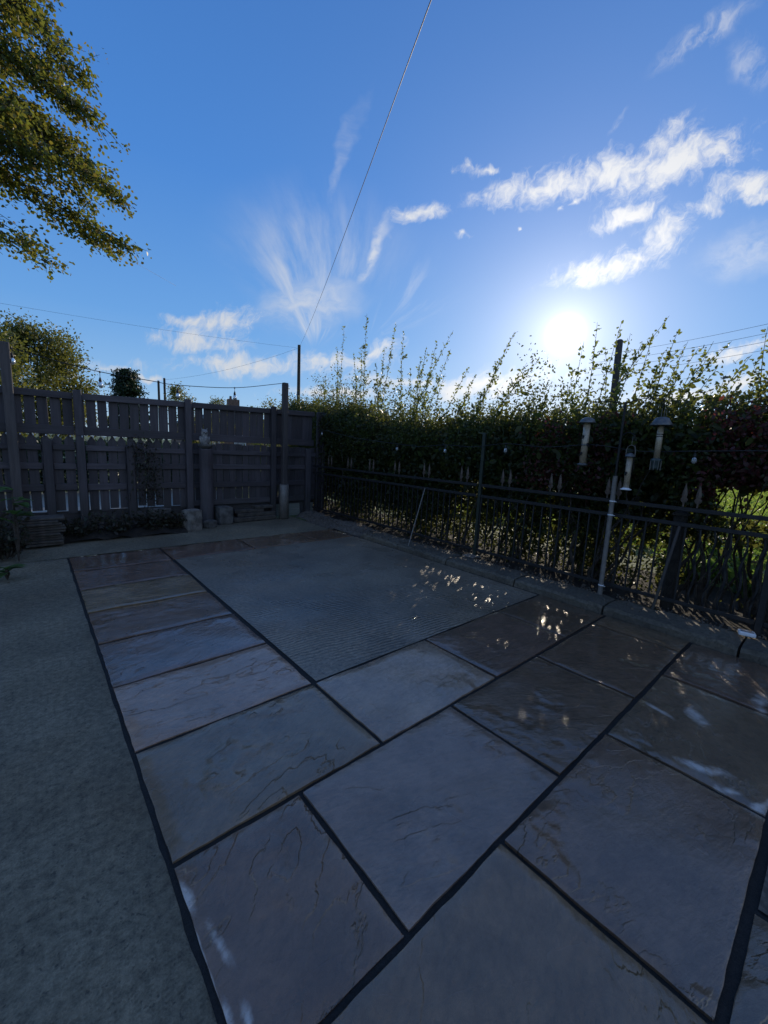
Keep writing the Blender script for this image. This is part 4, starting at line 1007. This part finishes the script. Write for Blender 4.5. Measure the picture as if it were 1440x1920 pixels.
# loose crest
def crest(y0, y1, n, h=0.45):
    out = []
    for i in range(n):
        y = random.uniform(y0, y1); u_ = random.random()**2.1; z = hedge_top(y)*0.96+h*u_*(0.6+0.4*math.sin(y*2.9)+0.25*math.sin(y*7.3))
        k = int(random.randint(12, 46)*(1.05-0.85*u_))
        P = np.array([random.uniform(4.4, 5.2), y, z])+RNG.normal(size=(k, 3))*0.075
        out.append(leaves(P, 0.036))
    return np.concatenate(out)
V.append(crest(1.9, 8.6, 900, 0.85))
leaf_obj('foliage', chinks(np.concatenate(V)), M['hawthorn'], hedge)
def shoot(root, tip, seed, n=30, leaf=0.036, side=3, spread=0.22, mat=None, bend=0.12, dens=1.0):
    """one long shoot with alternate leaves and a few side twigs"""
    rg = random.Random(seed); tip = Vector(tip)
    b0 = Vector((tip.x+rg.uniform(-.15, .15), tip.y+(rg.uniform(-.5, .5)), hedge_top(tip.y)*0.75))
    b0.y = tip.y+0.35*(tip.z-hedge_top(tip.y)*0.75)*shoot.lean+rg.uniform(-.1, .1)
    L = (tip-b0).length
    ctl = (b0+tip)/2+Vector((rg.uniform(-bend, bend), rg.uniform(-bend, bend), 0.05))
    def bz(a, c, b2, t): return a*(1-t)**2+c*2*t*(1-t)+b2*t*t
    pts = [bz(b0, ctl, tip, i/10) for i in range(11)]
    mb = MB().tube(pts, [0.007*(1-0.8*i/10) for i in range(11)], 5, False)
    P = []; A = []
    def dress(pts, n):
        for i in range(n):
            t = i/n; k = min(int(t*(len(pts)-1)), len(pts)-2); p = pts[k].lerp(pts[k+1], t*(len(pts)-1)-k)
            d = (pts[k+1]-pts[k]).normalized()
            for s in range(rg.choice((1, 2, 2, 3))):
                a = d*0.5+Vector((rg.gauss(0, 1), rg.gauss(0, 1), rg.gauss(0, .7)))*0.6
                P.append(p+Vector((rg.gauss(0, .012), rg.gauss(0, .012), rg.gauss(0, .012)))); A.append(a)
    dress(pts, int(L*n*dens))
    for j in range(int(side*L*1.6)):
        t = rg.uniform(0.05, 0.8); p = bz(b0, ctl, tip, t); q_ = p+Vector((rg.uniform(-1, 1), rg.uniform(-1, 1), rg.uniform(0.3, 1.2)))*spread*(1.1-t)
        mid_ = (p+q_)/2+Vector((0, 0, -0.02)); sp_ = [p, mid_, q_]
        mb.tube(sp_, [0.004, 0.003, 0.0015], 4, False); dress(sp_, int((q_-p).length*n*1.3*dens)+3)
    o = part('shoot', mb, M['bark'], root)
    A = np.array([tuple(a) for a in A]); A /= np.linalg.norm(A, axis=1, keepdims=True)
    leaf_obj('leaves', leaves(np.array([tuple(p) for p in P]), leaf, A, 0.6, up=0.0), mat or M['rowan'], o)
    return o
shoot.lean = 0.0
k = 0
for (px, py, ln) in ((612, 700, .0), (632, 650, 0), (645, 612, .1), (662, 660, 0), (688, 588, .1), (676, 650, .2), (705, 680, 0), (722, 650, .1), (742, 606, .2), (757, 622, -.2), (770, 690, -.1), (790, 668, .3),
                     (800, 650, .2), (850, 620, .9), (845, 655, .6), (820, 640, .5), (835, 700, .4), (880, 688, 1.0), (893, 702, 1.0), (905, 735, .8), (965, 622, .9), (940, 668, .8), (988, 680, 1.2), (1012, 672, 1.3), (1035, 715, 1.2), (960, 720, .9), (1000, 735, .6)):
    shoot.lean = -ln*0.0+ln*1.4
    shoot(hedge, at_x(px, py, random.uniform(4.55, 4.95)), 100+k, side=3 if k % 3 else 5, spread=0.28); k += 1
# taller rambling shrub towards the camera side
rose = thing('rambling_shrub', (4.85, 0.8, 0), 'tall rambling shrub behind the bird feeders with arching sprays', 'shrub')
part('stems', twigs(-1.6, 2.1, 55, 9, zs=(0.6, 1.0)), M['bark'], rose)
V = [clumps(520, -2.2, 2.1, 4.35, 5.4, 0.1, 0.93, 0.16, 230, 0.041, hole), clumps(300, -2.2, 2.1, 4.6, 5.25, 0.5, 0.90, 0.17, 110, 0.085, hole), crest(-2.0, 1.9, 300, 0.70)]
leaf_obj('foliage', chinks(np.concatenate(V)), M['hawthorn'], rose)
for (px, py, ln) in ((1095, 640, .2), (1078, 690, .3), (1120, 604, .2), (1135, 650, -.1), (1165, 606, .5), (1182, 625, .2), (1205, 640, .3), (1225, 625, .3), (1255, 592, 1.1), (1272, 618, .2), (1245, 660, .3), (1290, 640, .5), (1312, 650, .8), (1338, 640, 1.0),
                     (1372, 640, 1.2), (1345, 690, .9), (1395, 690, .8), (1410, 665, .6), (1425, 700, .3), (1440, 612, -.4), (1300, 690, .2), (1270, 690, .1), (1450, 680, .2), (1080, 735, .2), (1110, 720, .1)):
    shoot.lean = ln*1.4
    shoot(rose, at_x(px, py, random.uniform(4.5, 5.0)), 300+k, side=3, spread=0.30); k += 1
cop = thing('copper_shrub', (4.5, 0.35, 0), 'dark red-leaved shrub in front of the rambling shrub by the right end of the railings', 'shrub')
part('stems', twigs(0.0, 0.9, 16, 12, (4.35, 4.7), (0.6, 0.85)), M['bark'], cop)
out = []
for i in range(52):
    y = random.uniform(-0.4, 0.85); z = random.uniform(1.15, 1.72)
    P = open_gap(np.array([random.uniform(4.28, 4.5), y, z])+RNG.normal(size=(random.randint(30, 90), 3))*0.09)
    out.append(leaves(P, 0.045))
leaf_obj('foliage', chinks(np.concatenate(out)), M['copper'], cop)
cop2 = thing('copper_shrub', (4.4, 1.95, 0), 'thin dark red-leaved shrub behind the nearer feeders beside the pole', 'shrub')
part('stems', twigs(1.5, 2.3, 8, 13, (4.35, 4.6), (0.5, 0.8)), M['bark'], cop2)
out = []
for i in range(30):
    y = random.uniform(1.5, 2.4); z = random.uniform(1.0, 1.7)
    P = np.array([random.uniform(4.26, 4.4), y, z])+RNG.normal(size=(random.randint(20, 50), 3))*0.08
    out.append(leaves(P, 0.04))
leaf_obj('foliage', chinks(np.concatenate(out)), M['copper'], cop2)

# sunlit low plants beyond the railings, seen through the gap at the near end
def low_plant(c, h, r, n, size, mat, name, label, group=None, cat='plant'):
    t = thing(name, c, label, cat, group)
    mb = MB(); P = []; A = []
    for i in range(n):
        a = random.uniform(0, 6.28); rr = r*math.sqrt(random.random())
        tip = Vector(c)+Vector((math.cos(a)*rr, math.sin(a)*rr, h*random.uniform(0.4, 1.0)))
        b0 = Vector(c)+Vector((math.cos(a)*rr*0.25, math.sin(a)*rr*0.25, -0.03))
        mb.tube([b0, (b0+tip)/2+Vector((0, 0, 0.1*h)), tip], [0.005, 0.004, 0.002], 4, False)
        for j in range(8):
            t_ = 0.3+0.7*j/8; P.append(b0.lerp(tip, t_)+Vector((random.gauss(0, .02), random.gauss(0, .02), 0))); A.append((math.cos(a)*.5+random.gauss(0, .5), math.sin(a)*.5+random.gauss(0, .5), random.gauss(0.1, .3)))
    part('stems', mb, M['bark'], t)
    A = np.array(A); A /= np.linalg.norm(A, axis=1, keepdims=True)
    leaf_obj('leaves', leaves(np.array([tuple(p) for p in P]), size, A, 0.6, up=1.0), mat, t)
    return t
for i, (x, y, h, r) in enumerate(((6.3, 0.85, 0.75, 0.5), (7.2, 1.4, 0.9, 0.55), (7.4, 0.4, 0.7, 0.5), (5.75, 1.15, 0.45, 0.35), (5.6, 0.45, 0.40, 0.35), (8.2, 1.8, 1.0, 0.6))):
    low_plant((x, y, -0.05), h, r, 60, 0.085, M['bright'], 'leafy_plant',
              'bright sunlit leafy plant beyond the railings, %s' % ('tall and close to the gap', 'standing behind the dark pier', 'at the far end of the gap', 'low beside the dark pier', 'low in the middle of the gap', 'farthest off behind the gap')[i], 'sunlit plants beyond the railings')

# long grass of the meadow beyond the gap
n_ = 26000
gx, gy = RNG.uniform(7.5, 30, n_), RNG.uniform(-1.5, 6.5, n_)
gl = RNG.uniform(0.10, 0.26, n_); ga = RNG.uniform(0, 6.28, n_); gb = RNG.uniform(-0.1, 0.1, (n_, 2))
dx, dy = np.cos(ga)*0.012*(1+gx*0.08), np.sin(ga)*0.012*(1+gx*0.08)
z_ = np.full(n_, -0.10)
V = np.stack([np.stack([gx-dx, gy-dy, z_], 1), np.stack([gx+dx, gy+dy, z_], 1), np.stack([gx+gb[:, 0]+dx*.4, gy+gb[:, 1]+dy*.4, z_+gl*.7], 1), np.stack([gx+gb[:, 0]*2, gy+gb[:, 1]*2, z_+gl], 1)], axis=1)
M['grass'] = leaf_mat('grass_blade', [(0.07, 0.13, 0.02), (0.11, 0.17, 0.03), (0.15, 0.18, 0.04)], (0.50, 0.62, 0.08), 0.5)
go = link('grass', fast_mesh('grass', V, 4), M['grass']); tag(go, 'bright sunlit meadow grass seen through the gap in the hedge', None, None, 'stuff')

# plants in the bed and by the near path
for i, (x, y, h, r, lab) in enumerate(((0.45, 6.45, 0.30, 0.30, 'dark low plant just past the slate stack'), (0.85, 6.45, 0.28, 0.30, 'dark low plant before the second front post of the fence'), (1.25, 6.48, 0.30, 0.28, 'dark low plant midway along the bed'),
                                   (1.58, 6.50, 0.26, 0.22, 'dark low plant next to the pale boulder'), (-0.35, 6.2, 0.5, 0.35, 'dark bushy plant at the edge of the frame behind the slates'), (-0.25, 5.75, 0.32, 0.25, 'dark plant before the slate stack'))):
    low_plant((x, y, 0.05), h, r, 55, 0.05, M['bedleaf'], 'bed_plant', lab, 'plants in the bed under the fence')
M['broad'] = leaf_mat('broad_leaf', [(0.030, 0.075, 0.020), (0.05, 0.10, 0.03), (0.075, 0.13, 0.035)], (0.20, 0.36, 0.06), 0.3)
def broad_plant(c, n, size, h, label):
    t = thing('broad_leaf_plant', c, label, 'plant', 'broad-leaved plants at the path edge')
    C = Vector(c); stem = MB()
    for i in range(n):
        a = i*2.4+random.uniform(-.3, .3); el = random.uniform(0.15, 0.9); L = size*random.uniform(0.7, 1.1)
        d = Vector((math.cos(a)*math.cos(el), math.sin(a)*math.cos(el), math.sin(el))); s = d.cross(Vector((0, 0, 1))).normalized(); z0 = C+Vector((0, 0, h*random.uniform(0.5, 1.0)))
        stem.tube([C, (C+z0)/2+d*0.02, z0], [0.006, 0.005, 0.004], 5, False)
        mb = MB(); K = 7
        for k in range(K+1):
            u = k/K; p = z0+d*L*u-Vector((0, 0, L*0.35*u*u)); w = L*0.24*math.sin(math.pi*min(1, u*0.92+0.06))**0.8
            mb.v += [tuple(p-s*w+Vector((0, 0, w*0.3))), tuple(p), tuple(p+s*w+Vector((0, 0, w*0.3)))]
        for k in range(K): mb.f += [(3*k, 3*k+1, 3*k+4, 3*k+3), (3*k+1, 3*k+2, 3*k+5, 3*k+4)]
        part('leaf', mb, M['broad'], t, True)
    part('stem', stem, M['bark'], t)
b_ = at_y(22, 905, 5.6)
broad_plant((b_.x, b_.y, 0.0), 14, 0.20, b_.z-0.05, 'tall broad-leaved plant with a bright tip before the left festoon post')
broad_plant((-0.22, 4.95, 0.0), 9, 0.16, 0.12, 'small broad-leaved plant low at the path edge')

# withered climber on the fence
cl_ = thing('climbing_plant', (1.2, 6.88, 0.1), 'thin withered climber twining up the fence pickets', 'climber')
mb = MB(); P = []
for i in range(9):
    x = 1.2+random.uniform(-.15, .2); pts = [Vector((x, 6.85, 0.1))]
    for k_ in range(9): pts.append(pts[-1]+Vector((random.uniform(-.07, .07), random.uniform(-.01, .01), random.uniform(0.09, 0.17))))
    for p in pts: p.y = min(p.y, 6.875)
    mb.tube(pts, 0.003, 4, False)
    for p in pts[3:]:
        for j in range(7): P.append(tuple(p+Vector((random.gauss(0, .05), random.gauss(-0.01, .012), random.gauss(0, .05)))))
part('stems', mb, M['bark'], cl_); leaf_obj('leaves', leaves(np.array(P), 0.038), M['bedleaf'], cl_)

# ------------------------------------------------------------------ trees
def tree_trunk(mb, base, top, r0, r1, seed=1, n=8):
    rg = random.Random(seed); b0, t0 = Vector(base), Vector(top)
    pts = [b0.lerp(t0, i/n)+Vector((rg.uniform(-.06, .06), rg.uniform(-.06, .06), 0))*(0 if i == 0 else 1) for i in range(n+1)]
    mb.tube(pts, [r0+(r1-r0)*i/n for i in range(n+1)], 10); return pts
# maple beyond the fence; its crown hangs in over the garden
mp = thing('maple_tree', (-4.4, 10.6, -0.1), 'big maple turning gold, its drooping branches hanging in against the blue sky', 'tree')
tb = MB(); tp = tree_trunk(tb, (-4.4, 10.6, -0.1), (-4.0, 10.4, 10.5), 0.34, 0.10, 5)
part('trunk', tb, M['bark'], mp, True)
limb = MB(); LP = []; LA = []
def spray(a, b2, n_leaf, rad_, droop, seed, leaf=0.10):
    """a limb from a to b2 that carries drooping twigs full of leaves"""
    rg = random.Random(seed); a, b2 = Vector(a), Vector(b2); c = (a+b2)/2+Vector((0, 0, droop))
    bz = lambda t: a*(1-t)**2+c*2*t*(1-t)+b2*t*t
    L = (b2-a).length
    limb.tube([bz(i/12) for i in range(13)], [0.040*(1-i/12)**1.3*min(1, L/3.5)+0.003 for i in range(13)], 6, False)
    tw = max(6, int(n_leaf/11))
    for i in range(tw):
        t = 1-(rg.random()**1.25)*0.95
        p = bz(t); w = rad_*(1.15-t)*1.25+0.16
        dr = (bz(min(1, t+.05))-bz(t-.05)).normalized()
        e = p+dr*rg.uniform(0.15, 0.5)*w*2+Vector((rg.gauss(0, .55), rg.gauss(0, .7), rg.gauss(-.05, .55)))*w
        limb.tube([p, (p+e)/2+Vector((0, 0, .04)), e], [0.007, 0.005, 0.002], 4, False)
        for j in range(26):
            u = rg.uniform(0.15, 1.05); LP.append(tuple(p.lerp(e, u)+Vector((rg.gauss(0, .075), rg.gauss(0, .08), rg.gauss(0, .065)))))
            LA.append((dr.x+rg.gauss(0, .4), dr.y+rg.gauss(0, .5), dr.z-0.35+rg.gauss(0, .3)))
def T(px, py, Y): return at_y(px, py, Y)
specs = [((92, -20), 1000, 0.8), ((128, 95), 1000, 0.75), ((110, 60), 900, .8), ((182, 165), 900, 0.55), ((206, 240), 1100, 0.6), ((160, 215), 800, 0.6), ((150, 190), 700, .6), ((120, 150), 900, .8), ((190, 335), 1000, 0.55), ((160, 290), 900, 0.6), ((243, 385), 1000, 0.40), ((215, 352), 700, .4), ((150, 345), 800, .5), ((205, 405), 700, .38),
         ((238, 492), 900, 0.34), ((256, 474), 500, 0.25), ((215, 455), 600, .3), ((180, 440), 600, 0.35), ((112, 508), 480, 0.25), ((85, 470), 420, 0.25), ((60, 440), 320, 0.3), ((60, 240), 1300, 0.9), ((40, 130), 1300, 0.9), ((90, 320), 1000, 0.7), ((20, 330), 900, .6), ((60, 30), 1100, 0.9), ((100, 250), 1100, 0.8), ((-60, 200), 1200, 1.0), ((-120, 60), 1200, 1.0), ((-80, 330), 900, .8), ((40, -90), 1200, 1.0), ((-60, -140), 1000, 1.0)]
for i, ((px, py), n_, rd) in enumerate(specs):
    Y = 9.3+random.uniform(-1.1, 1.3)*(0.5 if py > 330 else 1)
    tip = T(px-14*rd-14, py-10, Y)
    zt = min(10.3, max(5.0, tip.z+0.6+0.28*(tip.x+4)))
    a = Vector((-4.2+0.02*zt, 10.5, zt))
    spray(a.lerp(tip, 0.05), tip, n_, rd*0.72, 0.35, 700+i)
for i in range(14):                                         # the rest of the crown, outside the picture
    a_ = random.uniform(1.6, 5.4); z = random.uniform(5, 10.5); R_ = 3.6*math.sqrt(max(0.1, 1-((z-7.6)/4.2)**2))
    spray((-4.1, 10.5, z+0.3), (-4.2+R_*math.cos(a_), 10.5+R_*math.sin(a_), z), 420, 1.1, 0.5, 900+i)
part('limbs', limb, M['bark'], mp)
LA = np.array(LA); LA /= np.linalg.norm(LA, axis=1, keepdims=True)
leaf_obj('crown', leaves(np.array(LP), 0.056, LA, 0.75, up=0.2), M['maple'], mp)

def round_tree(name, c, h, r, n, leaf, mat, label, seed, zlow=0.25, squash=1.0, lumps=60, cone=False):
    rg = np.random.default_rng(seed); t = thing(name, c, label, 'tree')
    mb = MB(); tree_trunk(mb, c, (c[0], c[1], c[2]+h*0.8), r*0.09, r*0.02, seed); part('trunk', mb, M['bark'], t)
    P = []
    for i in range(lumps):
        z = rg.uniform(zlow, 0.98 if cone else 1.0)
        R_ = min(0.85, (1.03-z)*1.15) if cone else math.sqrt(max(0.02, 1-((z-0.52)/0.52)**2))
        a = rg.uniform(0, 6.28); q_ = rg.uniform(0.45, 1.0)*R_*r
        cc = np.array([c[0]+math.cos(a)*q_, c[1]+math.sin(a)*q_, c[2]+h*z])
        sg = r*(0.13 if cone else 0.17)*np.array([1, 1, 0.75 if not cone else 0.35])
        P.append(cc+rg.normal(size=(n//lumps, 3))*sg)
    leaf_obj('crown', leaves(np.concatenate(P), leaf), mat, t)
    return t
round_tree('golden_tree', (0.55, 24, -0.1), 5.75, 1.95, 26000, 0.11, M['golden'], 'rounded golden-green tree behind the left end of the fence', 21, lumps=90)
round_tree('conifer', (4.85, 30, -0.1), 5.55, 1.75, 16000, 0.13, M['conifer'], 'dark green pointed conifer behind the fence', 22, lumps=110, cone=True)
round_tree('small_tree', (9.0, 34, -0.1), 5.2, 1.3, 4000, 0.12, M['golden'], 'thin pale-leaved small tree behind the two far poles', 23, lumps=30)
round_tree('small_tree', (12.3, 36, -0.1), 4.9, 1.1, 3000, 0.12, M['golden'], 'low thin bush top just left of the far chimney', 24, lumps=24)
round_tree('small_tree', (6.1, 12.0, -0.1), 2.75, 0.8, 6000, 0.06, M['golden'], 'loose yellowish bush behind the tall sleeved post', 25, lumps=40)
round_tree('small_tree', (5.0, 11.0, -0.1), 2.35, 0.6, 4000, 0.05, M['rowan'], 'low green bush peeping over the fence between chimney and sleeved post', 26, lumps=30)
round_tree('small_tree', (-1.4, 20.0, -0.1), 5.0, 1.8, 9000, 0.11, M['golden'], 'gold-green tree half cut off at the picture edge behind the fence', 27, lumps=60)

nh = thing('neighbour_hedge', (1.0, 12.3, 0), 'dark clipped hedge far behind the fence, seen through its gaps', 'hedge')
P = np.stack([RNG.uniform(-5, 6.5, 26000), RNG.normal(12.4, 0.25, 26000), 1.2*RNG.random(26000)**0.8], axis=1)
leaf_obj('foliage', leaves(P, 0.09), M['conifer'], nh)
mb = MB()
for i in range(40): x = -5+0.29*i; mb.tube([(x, 12.4, -0.1), (x+random.uniform(-.2, .2), 12.4, 1.4)], [0.02, 0.008], 5, False)
part('stems', mb, M['bark'], nh)

# fallen leaves on the concrete
M['litter'] = leaf_mat('fallen_leaf', [(0.10, 0.07, 0.03), (0.14, 0.11, 0.05), (0.07, 0.08, 0.04)], (0.2, 0.15, 0.05), 0.1)
P = []
for i in range(70):
    P.append((random.choice([random.gauss(-0.2, 0.25), random.uniform(-0.5, 3.0)]), random.choice([random.gauss(5.2, 0.7), random.uniform(5.6, 6.5)]), 0.006))
V = leaves(np.array(P), 0.035); V[:, :, 2] = 0.004+np.abs(V[:, :, 2]-0.006)*0.25
lit = link('leaf_litter', fast_mesh('leaf_litter', V, 6), M['litter']); tag(lit, 'scattered small fallen leaves on the concrete near the bed', None, None, 'stuff')
